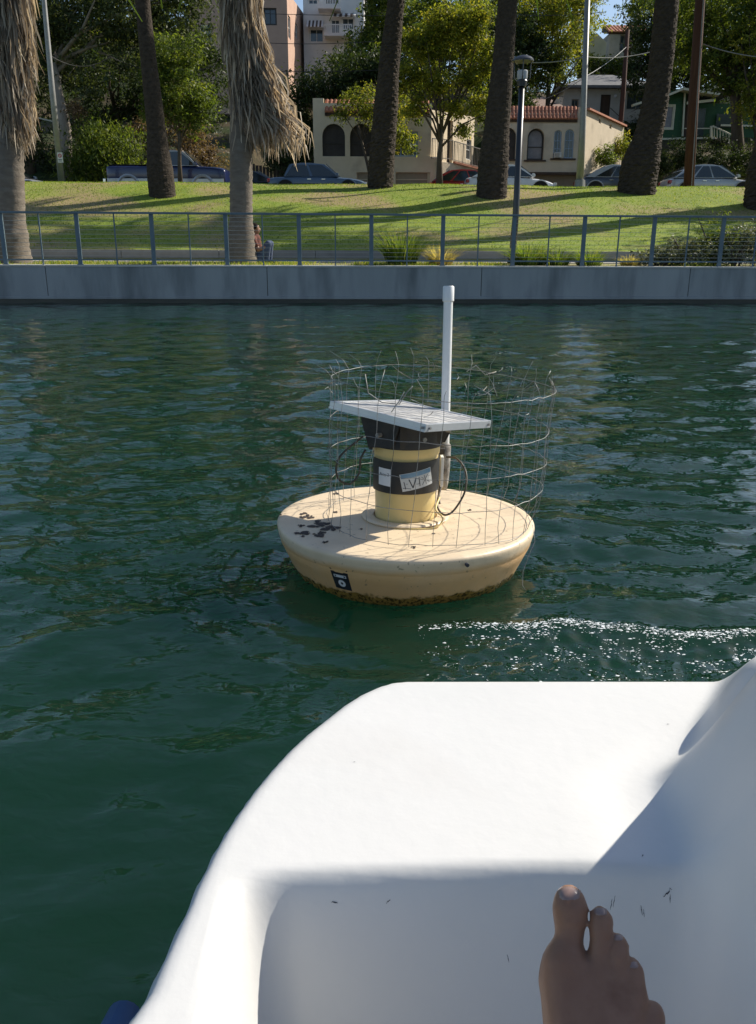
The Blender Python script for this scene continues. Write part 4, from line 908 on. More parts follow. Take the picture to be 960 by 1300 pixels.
# ---------------------------------------------------------------- cars
def car(label, x, y, z, L_, H_, Wd_, paint, kind='sedan', group='cars parked along the street', trim=None, yaw=0, name='parked_car'):
    """nose towards +X.  Body lofted from cross sections, glasshouse, panes, wheels, lights"""
    root = empty(name, (x, y, z), label, 'car' if kind != 'pickup' else 'pickup truck', group, (0, 0, yaw)); ORG[root.name] = Vector((0, 0, 0)); O = Vector((0, 0, 0))
    hw = Wd_/2; belt = {'sedan': .60, 'coupe': .62, 'wagon': .60, 'pickup': .66}[kind]*H_
    P = {'sedan': [(-.5, .80, .86), (-.47, .97, .94), (-.25, 1.0, 1), (.2, 1.0, 1), (.42, .88, .97), (.485, .72, .88), (.5, .60, .8)],
         'coupe': [(-.5, .9, .84), (-.46, 1.02, .94), (-.2, 1.02, 1), (.2, .98, 1), (.4, .84, .96), (.48, .66, .86), (.5, .55, .78)],
         'wagon': [(-.5, .9, .9), (-.47, 1.0, .96), (-.2, 1.0, 1), (.22, 1.0, 1), (.42, .86, .97), (.485, .7, .88), (.5, .58, .8)],
         'pickup': [(-.5, .98, .98), (-.48, 1.0, 1), (-.2, 1.0, 1), (.2, 1.0, 1), (.45, .97, .98), (.495, .9, .94), (.5, .8, .9)]}[kind]
    boxy = kind in ('pickup',) or 'boxy' in label
    sec = []; zb = .28 if kind != 'pickup' else .5; b = MB(); K = 0
    for (fx, fh, fw) in P:
        zt = belt*fh if fh > .9 else belt*fh; w_ = hw*fw
        ring = [(0, zb), (w_*.85, zb), (w_*.98, zb+.12), (w_, lerp(zb, zt, .55)), (w_*.97, zt-.06), (w_*.90, zt-.01), (w_*.5, zt+.02), (0, zt+.03)]
        ring = [(yy, zz) for yy, zz in ring]+[(-yy, zz) for yy, zz in ring[-2:0:-1]]; K = len(ring); sec.append([(fx*L_, yy, zz) for yy, zz in ring])
    V = [p for r in sec for p in r]; F = [(i*K+j, i*K+(j+1) % K, (i+1)*K+(j+1) % K, (i+1)*K+j) for i in range(len(sec)-1) for j in range(K)]+[tuple(range(K)), tuple((len(sec)-1)*K+j for j in range(K))]
    b.add(V, F); body = b.build('body', paint, root, org=O); 
    md = body.modifiers.new('s', 'SUBSURF'); md.levels = 1; md.render_levels = 2; body.data.shade_smooth()
    # glasshouse: base and roof outline
    G_ = {'sedan': (-.325, .215, -.26, .075), 'coupe': (-.44, .24, -.14, .07), 'wagon': (-.45, .25, -.24, .05), 'pickup': (-.10, .27, -.07, .15)}[kind]
    rw = hw*(.80 if kind != 'pickup' else .86); bz = belt-.01; rz = H_; bx0, bx1, rx0, rx1 = [g_*L_ for g_ in G_]
    rails = []
    N_ = 8
    for sgn in (-1, 1):
        pts = [(bx0, bz), (lerp(bx0, rx0, .55), lerp(bz, rz, .62)), (rx0, rz-.05), (lerp(rx0, rx1, .35), rz), (lerp(rx0, rx1, .7), rz-.01), (rx1, rz-.06), (lerp(rx1, bx1, .45), lerp(rz-.05, bz, .40)), (bx1, bz)]
        rails.append([(px_, sgn*lerp(hw*.93, rw, (pz-bz)/(rz-bz)), pz) for px_, pz in pts])
    V = rails[0]+rails[1]; n = len(rails[0]); cr = [((a[0]), 0, a[2]+(.03 if 1 < i < 6 else 0)) for i, a in enumerate(rails[0])]
    b = MB(); V = rails[0]+cr+rails[1]; F = [(i, i+1, i+1+n, i+n) for i in range(n-1)]+[(i+n, i+1+n, i+1+2*n, i+2*n) for i in range(n-1)]
    F += [tuple(range(n)), tuple(range(3*n-1, 2*n-1, -1))]; b.add(V, F); roof = b.build('roof', trim or paint, root, org=O, bevel=.02); smooth_angle(roof, 40)
    # panes, a little proud of the pillars
    for sgn in (-1, 1):
        nrm = Vector((0, sgn, .28)).normalized()
        def q(fx, fz):
            """point on the side glass; fx runs along the car, fz from belt to roof"""
            z_ = lerp(bz+.03, rz-.09, fz); x0 = lerp(bx0, rx0, fz)+.09*(1 if kind != 'coupe' else 2.2); x1 = lerp(bx1, rx1, fz)-.10
            return Vector((lerp(x0, x1, fx), sgn*lerp(hw*.93, rw, (z_-bz)/(rz-bz)), z_))+nrm*.018
        cuts = {'sedan': (0, .47, .53, 1), 'coupe': (.12, .46, .49, 1), 'wagon': (0, .27, .31, .6, .635, 1), 'pickup': (0, .34, .41, 1)}[kind]
        for a, c_ in zip(cuts[::2], cuts[1::2]):
            b = MB(); b.prism([q(a, 0), q(c_, 0), q(c_, .5), q(lerp(c_, a, .02), 1), q(lerp(a, c_, .02), 1), q(a, .5)], -nrm*.03); b.build('side_window', M['car_glass'], root, org=O)
        b = MB(); b.prism([(bx1+.02, sgn*hw*.98, bz+.02), (bx1-.12, sgn*hw*.98, bz+.02), (bx1-.12, sgn*hw*.98, bz+.16), (bx1, sgn*hw*.98, bz+.13)], (0, sgn*.18, 0)); b.build('wing_mirror', paint, root, org=O, bevel=.02)
        b = MB()
        for dx_ in ((-.02, .12) if kind != 'coupe' else (.0,)):
            b.box((lerp(bx0, bx1, .5)+dx_*L_, sgn*hw*1.005, belt*.86), (.17, .03, .03))
        b.build('door_handle', M['chrome'] if kind != 'pickup' else paint, root, org=O)
    fwd = Vector((rx1-bx1, 0, rz-bz)).normalized()
    def strip(a0, a1, w0, w1, off, nm):
        b = MB(); A0 = Vector(a0); A1 = Vector(a1); nn = Vector((-(A1-A0).z, 0, (A1-A0).x)).normalized(); nn = nn if nn.z > 0 else -nn
        b.prism([A0+Vector((0, -w0, 0))+nn*off, A0+Vector((0, w0, 0))+nn*off, A1+Vector((0, w1, 0))+nn*off, A1+Vector((0, -w1, 0))+nn*off], -nn*.03); b.build(nm, M['car_glass'], root, org=O)
    strip((lerp(bx1, rx1, .05), 0, lerp(bz, rz-.06, .05)), (lerp(bx1, rx1, .94), 0, lerp(bz, rz-.06, .93)+.03), hw*.84, rw*.9, .055, 'windscreen')
    strip((lerp(bx0, rx0, .08), 0, lerp(bz, rz-.05, .08)), (lerp(bx0, rx0, .94), 0, lerp(bz, rz-.05, .94)+.03), hw*.82, rw*.88, .04, 'rear_window')
    wr = .33 if kind != 'pickup' else .39
    for fx in (-.31, .31):
        for sgn in (-1, 1):
            b = MB(); c_ = Vector((fx*L_, sgn*(hw-.12), wr)); prof = [(wr*.6, -.1), (wr*.95, -.1), (wr, -.06), (wr, .06), (wr*.95, .1), (wr*.6, .1)]
            t_ = MB(); t_.lathe(prof, 24); b.add([(c_.x+v[0], c_.y+v[2], c_.z+v[1]) for v in t_.v], t_.f); wh = b.build('wheel', M['rubber'], root, org=O)
            b = MB(); t_ = MB(); t_.lathe([(0, .05), (wr*.2, .06), (wr*.55, .03), (wr*.62, .08)], 16); b.add([(c_.x+v[0], c_.y+sgn*v[2], c_.z+v[1]) for v in t_.v], t_.f); b.build('rim', M['rim'], wh, org=O)
            # arch lip
            b = MB(); b.tube([(c_.x+(wr+.07)*math.cos(a), sgn*(hw*1.0+.0), c_.z+(wr+.07)*math.sin(a)) for a in np.linspace(.15, math.pi-.15, 12)], .03 if kind != 'pickup' else .075, 6); b.build('wheel_arch', trim or paint, root, org=O)
            b = MB(); b.prism([(c_.x+(wr+.06)*math.cos(a), sgn*(hw*.99), c_.z+(wr+.06)*math.sin(a)) for a in np.linspace(-.3, math.pi+.3, 14)], (0, -sgn*.25, 0)); b.build('wheel_well', M['rubber'], root, org=O)
    for sgn in (-1, 1):
        b = MB(); b.box((L_*.478, sgn*hw*.68, belt*.66), (.14, .34, .13)); b.build('headlight', M['light_clear'], root, org=O, bevel=.03)
        b = MB(); b.box((-L_*.482, sgn*hw*.74, belt*.80), (.12, .3, .15)); b.build('tail_light', M['light_red'], root, org=O, bevel=.03)
    if kind == 'pickup':      # open bed behind the cab and a pale lower side
        for sgn in (-1, 1):
            b = MB(); b.box((0, sgn*(hw+.005), zb+.10), (L_*.97, .05, .26)); b.build('lower_trim', trim, root, org=O, bevel=.02)
        b = MB(); b.box((-.30*L_, 0, belt+.035), (.37*L_, Wd_*.80, .02)); b.build('bed_cover', M['rubber'], root, org=O)
        b = MB(); b.box((-.512*L_, 0, .62), (.12, Wd_*.95, .2)); b.build('bumper', M['chrome'], root, org=O, bevel=.02)
    elif kind in ('sedan',):
        for sgn in (-1, 1):
            b = MB(); b.box((0, sgn*(hw+.0), belt*.62), (L_*.86, .03, .04)); b.build('side_moulding', M['rubber'], root, org=O)
    return root
def carx(a, c_, Y): return (at(a, 225, Y).x+at(c_, 225, Y).x)/2, at(c_, 225, Y).x-at(a, 225, Y).x
YS = 40.9
def put(label, a, c_, H_, W_, paint, kind, Y=YS, trim=None, L_=None, top=None, **kw):
    cx, l = carx(a, c_, Y); gz_ = 3.2
    return car(label, cx, Y, gz_, L_ or l, H_, W_, paint, kind, trim=trim, **kw)
put('navy blue pickup truck with silver lower trim, parked left of the skirted palm', 142, 291, 1.92, 1.95, M['car_navy'], 'pickup', trim=M['car_silver'])
put('old slate blue boxy sedan parked in front of the cream house', 341, 467, 1.42, 1.8, M['car_blue'], 'sedan')
put('white coupe partly hidden by the palm trunk beside the lamp', 590, 704, 1.40, 1.8, M['car_white'], 'coupe')
put('dark graphite coupe with a bright roof edge parked right of the grey mast', 733, 826, 1.42, 1.8, M['car_dark'], 'coupe', trim=M['car_silver'])
put('silver sedan with a sloping rear parked behind the reddish utility pole', 843, 956, 1.44, 1.85, M['car_silver'], 'wagon')
cx, l = carx(24, 66, YS); car('pale silver car at the far left behind the lawn crest', cx-1.4, YS, 3.1, 4.5, 1.42, 1.8, M['car_silver'], 'coupe')
cx, l = carx(575, 612, 43.4); car('red car parked across the street below the terrace of the cream house', cx+.2, 43.5, 3.2, 4.3, 1.4, 1.75, M['car_red'], 'wagon')
cx, l = carx(326, 350, YS); car('dark car with only its tail showing behind the skirted palm', at(320, 225, 42.6).x, 43.4, 3.2, 4.4, 1.30, 1.75, M['car_dark'], 'wagon')
# ---------------------------------------------------------------- trees and shrubs beyond the street, from the left to the right
def tr(px, Y, r0, blobs, n, size, m, label, seed, trunk=None, bark='bark', droop=0, clump=.5, group='trees beyond the lawn', name='tree', **kw):
    bl = [blob(*b_) for b_ in blobs]; x = at(px, 220, Y).x; g = gz(x, Y); base = (x, Y, g)
    top = bl[0][0]; T_ = [Vector(p) for p in (trunk or [])] or [Vector((x, Y, g)).lerp(top, .35), Vector((x, Y, g)).lerp(top, .75)]
    return tree(name, label, base, T_, bl, n, size, M[m], ) if False else tree(name, label, base, T_, bl, n, size, m, bark, r0, group=group, clump=clump, droop=droop, seed=seed, **kw)
HB = 'trees beyond the lawn'
# big grey-limbed tree, upper left
gx = at(78, 225, 45); 
tr(80, 45, .30, [(110, 30, 46, 55, 30), (60, 70, 46, 34, 40), (160, 15, 45, 50, 30), (175, 70, 46, 42, 26), (225, 25, 46, 38, 32), (30, 20, 46, 45, 35), (130, -30, 46, 90, 30), (225, -20, 46, 50, 30), (105, 95, 46, 28, 20)], 26000, .20, 'leaf_pine', 'broad dark tree with pale forked limbs at the upper left', 1, trunk=[at(84, 165, 45), at(72, 110, 45), at(66, 60, 45.5)], bark='bark_pale', clump=.42, limbs=5)
tr(228, 38.9, .10, [(230, 115, 39, 40, 34), (205, 95, 39, 24, 26), (248, 140, 39, 27, 28), (222, 70, 39, 34, 24), (195, 135, 39, 18, 20)], 13000, .15, 'leaf_mid', 'round dense street tree behind the navy pickup truck', 2, trunk=[at(228, 205, 38.9), at(228, 165, 38.9)], clump=.32, per=30)
tr(40, 47, .2, [(35, 125, 47, 32, 34), (20, 170, 47, 30, 34), (60, 195, 47, 20, 28), (10, 90, 47, 30, 40)], 9000, .17, 'leaf_dark', 'dark tangled tree filling the gap beside the left palm', 3, clump=.4)
tr(150, 50, .3, [(150, 115, 50, 60, 45), (110, 160, 50, 40, 30), (190, 150, 50, 30, 40), (265, 110, 50, 25, 60), (250, 60, 50, 30, 30)], 14000, .21, 'leaf_dark', 'dark tree mass behind the round street tree', 4)
shrub('weeping_shrub', 'large weeping green shrub left of the pickup truck', [blob(128, 190, 43, 48, 36), blob(100, 205, 43, 28, 26), blob(155, 180, 43.5, 30, 30), blob(120, 165, 43.5, 30, 18)], 11000, .17, 'leaf_mid', seed=5, droop=1.6, clump=.38)
shrub('shrub', 'pale pinkish shrub between the weeping shrub and the slim palm', [blob(182, 168, 46, 20, 14), blob(198, 182, 46, 16, 16)], 2500, .14, 'leaf_dry', seed=6, clump=.3, group='shrubs beyond the street')
shrub('shrub', 'dry reddish shrub behind the cab of the pickup truck', [blob(245, 185, 47, 28, 24), blob(262, 200, 46, 24, 20), blob(232, 160, 47, 20, 16)], 4200, .16, 'leaf_dry', seed=7, clump=.35, group='shrubs beyond the street')
shrub('shrub', 'red and green flowering shrub between the forked limbs', [blob(95, 140, 44.2, 14, 16)], 900, .12, 'leaf_dry', seed=8, clump=.25, group='shrubs beyond the street')
shrub('hedge', 'dark green hedge beside the left wall of the cream house', [blob(375, 205, 45.6, 20, 28), blob(352, 195, 46, 20, 24), blob(385, 190, 46, 10, 22)], 6000, .13, 'leaf_dark', 'hedge', seed=9, clump=.25)
# dark slope behind the cream house
for q, (px, py, rx, ry, lab) in enumerate([(350, 130, 36, 32, 'dark scrub on the slope just right of the dead frond skirt'), (420, 105, 44, 30, 'dark scrub on the slope above the tile coping'), (470, 80, 40, 26, 'dark scrub below the white apartment block'), (385, 165, 18, 26, 'dark scrub beside the corner of the cream house')]):
    shrub('scrub', lab, [blob(px, py, 59, rx, ry), blob(px-rx*.5, py+8, 58, rx*.6, ry*.6), blob(px+rx*.5, py+4, 58, rx*.6, ry*.7)], 6000, .22, 'leaf_dark', 'shrub', seed=20+q, clump=.5, droop=.6, group='scrub on the dark slope')
tr(460, 64, .22, [(464, 60, 64, 22, 24), (482, 28, 64, 24, 30), (440, 84, 64, 22, 14), (486, -15, 64, 28, 24)], 9000, .24, 'leaf_mid', 'mid green tree right of the white apartment block', 10)
# street tree in front of the houses
tr(559, 39.2, .14, [(545, 60, 39.4, 26, 20), (592, 50, 39.4, 26, 20), (518, 95, 39.2, 20, 15), (556, 108, 39.2, 22, 15), (602, 95, 39.4, 24, 17), (626, 72, 39.4, 16, 18), (577, 140, 39.2, 20, 10), (612, 130, 39.2, 16, 16), (504, 112, 39.2, 12, 12), (528, 138, 39.2, 14, 16), (562, 28, 39.4, 28, 16), (604, 22, 39.4, 24, 14), (520, 50, 39.4, 14, 12), (590, 165, 39.2, 9, 12)], 21000, .145, 'leaf_lit', 'street tree with yellow-green leaves in front of the cream house', 11, trunk=[at(558, 205, 39.2), at(561, 165, 39.2)], clump=.30, per=26, limbs=12, shell=.3)
tr(478, 43.9, .08, [(446, 125, 43.9, 17, 14), (470, 140, 43.9, 18, 26), (500, 165, 43.7, 16, 26), (515, 180, 43.7, 14, 18), (435, 145, 43.7, 12, 12), (505, 135, 43.9, 24, 18)], 5200, .15, 'leaf_lit', 'small loose tree overhanging the arches of the cream house', 12, clump=.28, per=24, shell=.3)
# hillside trees behind, middle
tr(530, 66, .3, [(530, 30, 66, 34, 30), (570, 10, 67, 40, 26), (610, 35, 67, 34, 30), (545, 70, 66, 40, 30), (600, 80, 66, 36, 34), (615, 130, 64, 24, 30), (515, 95, 63, 24, 24)], 18000, .25, 'leaf_mid', 'big hillside tree behind the street tree', 13)
tr(635, 60, .25, [(625, 25, 62, 26, 16), (660, 60, 60, 30, 34), (685, 85, 60, 30, 30), (640, 100, 58, 26, 30), (655, 125, 57, 22, 14)], 12000, .23, 'leaf_dark', 'dark hillside tree right of the middle palm trunk', 14)
tr(690, 61, .2, [(700, 55, 61, 36, 30), (680, 15, 61, 34, 30), (725, 30, 61, 30, 34), (665, 110, 60, 16, 34), (705, 90, 61, 34, 18), (722, -10, 61, 34, 24), (748, 10, 61, 14, 18)], 17000, .18, 'leaf_lit', 'yellow-green tree above the roof of the beige arched house', 15, clump=.42, per=28)
# right side
tr(830, 64, .3, [(825, 30, 64, 26, 24), (820, 75, 63, 22, 28), (845, 60, 63, 26, 34), (815, 110, 62, 18, 12), (862, 20, 63, 30, 34), (800, 90, 62, 14, 16)], 12000, .24, 'leaf_dark', 'dark tree behind the curved palm trunk', 16)
tr(940, 49, .35, [(930, 30, 49, 46, 40), (970, 60, 49, 40, 50), (905, 65, 49.5, 36, 30), (945, 100, 49, 40, 30), (880, -5, 50, 50, 30), (985, 0, 49, 50, 40), (870, 60, 50, 24, 26)], 24000, .22, 'leaf_mid', 'large tree overhanging the green house at the right', 17, clump=.45)
tr(965, 47, .2, [(965, 135, 47, 30, 20), (950, 55, 47.5, 20, 22), (985, 110, 47, 30, 30)], 6000, .16, 'leaf_lit', 'sunlit branch-heavy tree at the right edge above the stairs', 18, clump=.35)
tr(790, 81, .2, [(790, 88, 81, 18, 9), (765, 85, 81, 20, 10), (745, 82, 81, 14, 12), (812, 5, 72, 14, 16)], 5000, .24, 'leaf_mid', 'low tree between the hilltop house and the grey roof', 19)
for q, (px, py, rx, ry, Y, mm, lab) in enumerate([(768, 200, 14, 14, 53.5, 'leaf_mid', 'sunlit shrub against the side wall of the beige house'), (787, 185, 15, 18, 57, 'leaf_lit', 'yellowish shrub behind the corner of the beige house'), (802, 165, 22, 14, 63, 'leaf_dark', 'dark shrub under the white hillside house'),
        (830, 205, 16, 18, 48, 'leaf_dark', 'dark shrub right of the curved palm'), (862, 200, 22, 22, 48.4, 'leaf_dark', 'dark shrub under the floor of the green house'), (905, 200, 28, 26, 48.2, 'leaf_dark', 'dark shrub below the stairs of the green house'), (950, 205, 26, 26, 47.5, 'leaf_dark', 'dark shrub at the right edge below the green house')]):
    shrub('shrub', lab, [blob(px, py, Y, rx, ry), blob(px+rx*.5, py+5, Y-.3, rx*.6, ry*.7)], 3600 if rx > 18 else 2400, .13, mm, seed=40+q, clump=.26, group='shrubs on the bank by the houses')
tr(885, 66, .3, [(880, 70, 66, 40, 30), (905, 100, 65, 40, 22), (860, 100, 65, 24, 20), (950, 90, 66, 40, 34)], 11000, .25, 'leaf_dark', 'dark tree directly behind the roof of the green house', 39)
# far ridge trees (close the hill behind everything)
rt = [(20, 10, 80), (90, 0, 82), (160, -10, 84), (230, 0, 80), (470, -5, 86), (540, -20, 82), (600, 0, 84), (655, -10, 82), (705, -5, 84), (735, -30, 82), (850, -15, 82), (900, -25, 84), (960, -20, 80)]
for q, (px, py, Y) in enumerate(rt):
    tr(px, Y, .3, [(px, py, Y, 44, 30), (px+25, py+30, Y, 34, 26), (px-22, py+35, Y, 32, 28), (px, py+70, Y-2, 44, 26)] if px not in (735,) else [(px-6, py, Y, 22, 26)], 5200, .33, ('leaf_mid', 'leaf_dark', 'leaf_lit')[q % 3], ['ridge tree %s' % s for s in ('beyond the left palm', 'over the leaning pole', 'left of the slim palm', 'above the round street tree', 'over the white apartment block', 'above the jagged-bark palm', 'above the yellow-green street tree', 'above the palm beside the lamp', 'over the black lamp', 'above the grey mast', 'above the curved palm', 'above the wooden utility pole', 'above the green house at the right edge')][q], 60+q, clump=.7, group='trees along the ridge', limbs=3)
# feather palm on the hillside
p = at(560, 100, 60); root = empty('feather_palm', (p.x, 60, gz(p.x, 60)), 'feathery green palm on the hillside between the two dark palm trunks', 'palm tree', 'hillside palm'); tp = at(556, 42, 60)
b = MB(); b.tube([(p.x, 60, gz(p.x, 60)-.2), tp], [.3, .25], 10); b.build('trunk', M['palm_rough'], root); palm_crown(root, tp, 2.6, 30, 77)
# trees beyond the right edge whose shade reaches the lawn and the water
for q, (x, Y, zc, r, lab) in enumerate([(24, 33, 11, 4.2, 'tall park tree right of the lawn, nearer'), (30, 40, 12, 4.5, 'tall park tree right of the lawn, farther')]):
    z = gz(min(x, 50), Y); tree('park_tree', lab+' one', (x, Y, z), [(x, Y, z+3), (x+.2, Y, z+6)], [(Vector((x, Y, zc)), (r, r, r*.8)), (Vector((x+2, Y+1, zc-1.5)), (r*.7, r*.7, r*.5))], 7000, .35, 'leaf_mid', 'bark', .3, seed=90+q, clump=.8, group='park trees at the right')
# ---------------------------------------------------------------- the buoy
M['hull'] = None
def hull_material():
    m = mat('buoy_hull_yellow', (.66, .40, .175), (.73, .46, .22), .45, 6, 5, .0015, 30)
    n = m.node_tree; L = n.links; b = n.nodes['Principled BSDF']; src = b.inputs['Base Color'].links[0].from_socket
    tc = n.nodes.new('ShaderNodeTexCoord'); sx = n.nodes.new('ShaderNodeSeparateXYZ'); L.new(tc.outputs['Object'], sx.inputs[0])
    def noise(sc, det=5):
        z = n.nodes.new('ShaderNodeTexNoise'); z.inputs['Scale'].default_value = sc; z.inputs['Detail'].default_value = det; L.new(tc.outputs['Object'], z.inputs[0]); return z.outputs[0]
    def mr(v, a, c, lo=0, hi=1):
        z = n.nodes.new('ShaderNodeMapRange'); z.inputs[1].default_value = a; z.inputs[2].default_value = c; z.inputs[3].default_value = lo; z.inputs[4].default_value = hi; L.new(v, z.inputs[0]); return z.outputs[0]
    def mix(f, a, col):
        z = n.nodes.new('ShaderNodeMix'); z.data_type = 'RGBA'; L.new(f, z.inputs[0]); L.new(a, z.inputs[6])
        if isinstance(col, tuple): z.inputs[7].default_value = rgb(col)
        else: L.new(col, z.inputs[7])
        return z.outputs[2]
    def math_(op, a, c):
        z = n.nodes.new('ShaderNodeMath'); z.operation = op
        for i, v in enumerate((a, c)):
            if isinstance(v, (int, float)): z.inputs[i].default_value = v
            else: L.new(v, z.inputs[i])
        return z.outputs[0]
    z = sx.outputs[2]
    top = mr(math_('ADD', z, math_('MULTIPLY', noise(9), .016)), .135, .160)          # sun-bleached deck of the float
    src = mix(top, src, (.76, .61, .42)); src = mix(math_('MULTIPLY', mr(noise(5, 8), .50, .72), .45), src, (.50, .39, .26))
    src = mix(math_('MULTIPLY', mr(noise(38, 3), .66, .70), .6), src, (.20, .15, .09))
    zz = math_('ADD', z, math_('MULTIPLY', noise(26, 6), -.05))
    src = mix(mr(zz, .008, -.002), src, (.28, .17, .04)); src = mix(math_('MULTIPLY', mr(zz, .010, -.004), mr(noise(90, 9), .47, .60)), src, (.05, .034, .012))
    L.new(src, b.inputs['Base Color']); L.new(mr(zz, .01, .0, .42, .25), b.inputs['Roughness'])
    return m
M['hull'] = hull_material()
M['column'] = mat('column_yellow', (.66, .50, .20), (.72, .56, .26), .4, 5, 5, .0008, 30, c3=(.5, .40, .2), s3=6, t3=(.56, .72))
M['black_plate'] = mat('black_plate', (.018, .018, .018), (.032, .030, .028), .5, 12, 4, .0006, 60)
M['black_worn'] = mat('black_bracket', (.015, .015, .015), (.05, .045, .04), .6, 9, 5, .002, 35)
M['pvc'] = mat('white_pvc', (.72, .73, .72), (.78, .78, .76), .35, 4)
M['alu'] = mat('panel_aluminium', (.50, .52, .55), (.62, .64, .66), .38, 5, 4, .0004, 60, metal=.55)
M['cell'] = mat('streaked_solar_cells', (.20, .205, .22), (.36, .355, .35), .42, 3, 6, .0004, 60, c3=(.62, .60, .56), s3=5, t3=(.46, .60), stretch=(1, 6, 1))  # grey cells with paler streaks from stretched noise
M['wire'] = mat('rusty_galvanised_wire', (.17, .165, .155), (.34, .34, .33), .5, 30, 3, metal=.4, c3=(.15, .10, .07), s3=8, t3=(.6, .7))
M['rubber_cable'] = mat('cable_rubber', (.035, .03, .022), (.09, .07, .045), .5, 20)
M['sticker_black'] = mat('sticker_black', (.02, .022, .03), (.035, .037, .045), .4, 20)
M['sticker_white'] = mat('sticker_white', (.66, .68, .70), (.72, .73, .74), .45, 20)
M['sticker_grey'] = mat('sticker_pale', (.50, .52, .52), (.60, .61, .60), .45, 20)
M['sticker_blue'] = mat('sticker_blue', (.12, .24, .36), (.22, .34, .44), .45, 25)
M['ink'] = mat('ink', (.03, .035, .05), None, .5)
M['tar'] = mat('dark_droppings', (.03, .022, .018), (.07, .05, .04), .7, 40)
BC = Vector((.108, 3.195, 0))
buoy = empty('buoy', BC, 'pale yellow round buoy with solar panel, white pole and wire cage floating in the lake', 'buoy', rot=(math.radians(-1.5), math.radians(.3), 0))
ORG[buoy.name] = Vector((0, 0, 0)); O = Vector((0, 0, 0))
PROF = [(.0, -.14), (.32, -.12), (.405, -.05), (.440, -.01), (.452, .01), (.466, .04), (.487, .085), (.502, .118), (.5015, .121), (.503, .124), (.508, .142), (.512, .160), (.5135, .171), (.5125, .178), (.508, .184), (.499, .187), (.48, .188), (.31, .1890), (.15, .190), (0, .190)]
b = MB(); b.lathe(PROF, 128)
rg = np.random.default_rng(2); V2 = []
for v in b.v:       # slime line and mouldings are not perfectly round
    r = math.hypot(v[0], v[1]); a = math.atan2(v[1], v[0]); k = 1+(.004*math.sin(3*a+1)+.002*math.sin(7*a))*(v[2] > -.05)
    if -.02 < v[2] < .03: k += .006*math.sin(23*a)+.004*math.sin(41*a+2)
    V2.append((v[0]*k, v[1]*k, v[2]+(.0015*math.sin(5*a+r*9) if v[2] > .2 else 0)))
b.v = V2; hull = smooth_angle(b.build('hull', M['hull'], buoy, org=O, normals=True), 50)
def hull_r(z):
    for (r0, z0), (r1, z1) in zip(PROF[3:], PROF[4:]):
        if z0 <= z <= z1: return lerp(r0, r1, (z-z0)/(z1-z0))
    return .51
def hp(phi, z, off=0):
    """a point on the hull's side; phi in metres to the right of the front"""
    r = hull_r(z)+off; a = -math.pi/2+phi/.50; return Vector((r*math.cos(a), r*math.sin(a), z))
# collar ring moulded round the column foot
CX = -.0; b = MB(); b.lathe([(.128, .191), (.170, .191), (.175, .197), (.170, .202), (.160, .203), (.128, .200)], 64); smooth_angle(b.build('foot_ring', M['hull'], buoy, org=O), 40)
b = MB(); b.lathe([(0, .190), (.120, .190), (.121, .26), (.122, .32), (.126, .45), (.130, .46), (.1315, .495), (.130, .50), (0, .50)], 64); col_ = smooth_angle(b.build('column', M['column'], buoy, org=O), 40)
# black plate wrapped round the column
a0, a1 = math.radians(-165), math.radians(-15)
b = MB(); b.lathe([(.1275, .316), (.1335, .316), (.1345, .326), (.1345, .432), (.1335, .442), (.1275, .442)], 40, (0, 0, 0), a0, a1); plate = smooth_angle(b.build('name_plate', M['black_plate'], buoy, org=O), 40)
def cyl(u, z, r=.1358):     # u metres right of front
    a = -math.pi/2+u/.134; return Vector((r*math.cos(a), r*math.sin(a), z))
def patch(name, m, poly, parent, r=.1358, n=10, th=.0008, mapf=None):
    mapf = mapf or cyl; us = [p[0] for p in poly]; b = MB(); V = []; F = []
    # cut a quad patch into strips so that it follows the curve
    A_, B_, C_, D_ = poly
    for i in range(n+1):
        t = i/n; lo = (lerp(A_[0], B_[0], t), lerp(A_[1], B_[1], t)); hi = (lerp(D_[0], C_[0], t), lerp(D_[1], C_[1], t))
        V += [mapf(lerp(lo[0], hi[0], q/6), lerp(lo[1], hi[1], q/6), r) for q in range(7)]
    F = [(7*i+q, 7*i+7+q, 7*i+8+q, 7*i+q+1) for i in range(n) for q in range(6)]; b.add(V, F); return b.build(name, m, parent, org=O, normals=False)
lab = patch('white_label', M['sticker_white'], [(-.122, .346), (-.064, .344), (-.064, .412), (-.122, .414)], plate)
fc = bpy.data.curves.new('t', 'FONT'); fc.body = 'Buoy 2'; fc.size = .0165; fc.align_x = 'CENTER'; to = bpy.data.objects.new('t', fc); COL.objects.link(to)
bpy.context.view_layer.update(); tme = bpy.data.meshes.new_from_object(to.evaluated_get(bpy.context.evaluated_depsgraph_get())); bpy.data.objects.remove(to)
for v in tme.vertices: p = cyl(-.093+v.co.x*.95, .384+v.co.y, .1366); v.co = p
txt = link('lettering', tme, M['ink'], lab, O)
def rq(cu, cz, w_, h_, ang): 
    c, s = math.cos(ang), math.sin(ang); return [(cu+x*c-y*s, cz+x*s+y*c) for x, y in ((-w_/2, -h_/2), (w_/2, -h_/2), (w_/2, h_/2), (-w_/2, h_/2))]
ang = .20; cu, cz = .040, .374
st = patch('scribbled_sticker', M['sticker_grey'], rq(cu, cz, .128, .068, ang), plate)
c, s = math.cos(ang), math.sin(ang)
patch('blue_band', M['sticker_blue'], rq(cu-s*.024, cz+c*.024, .122, .017, ang), st, .1363)
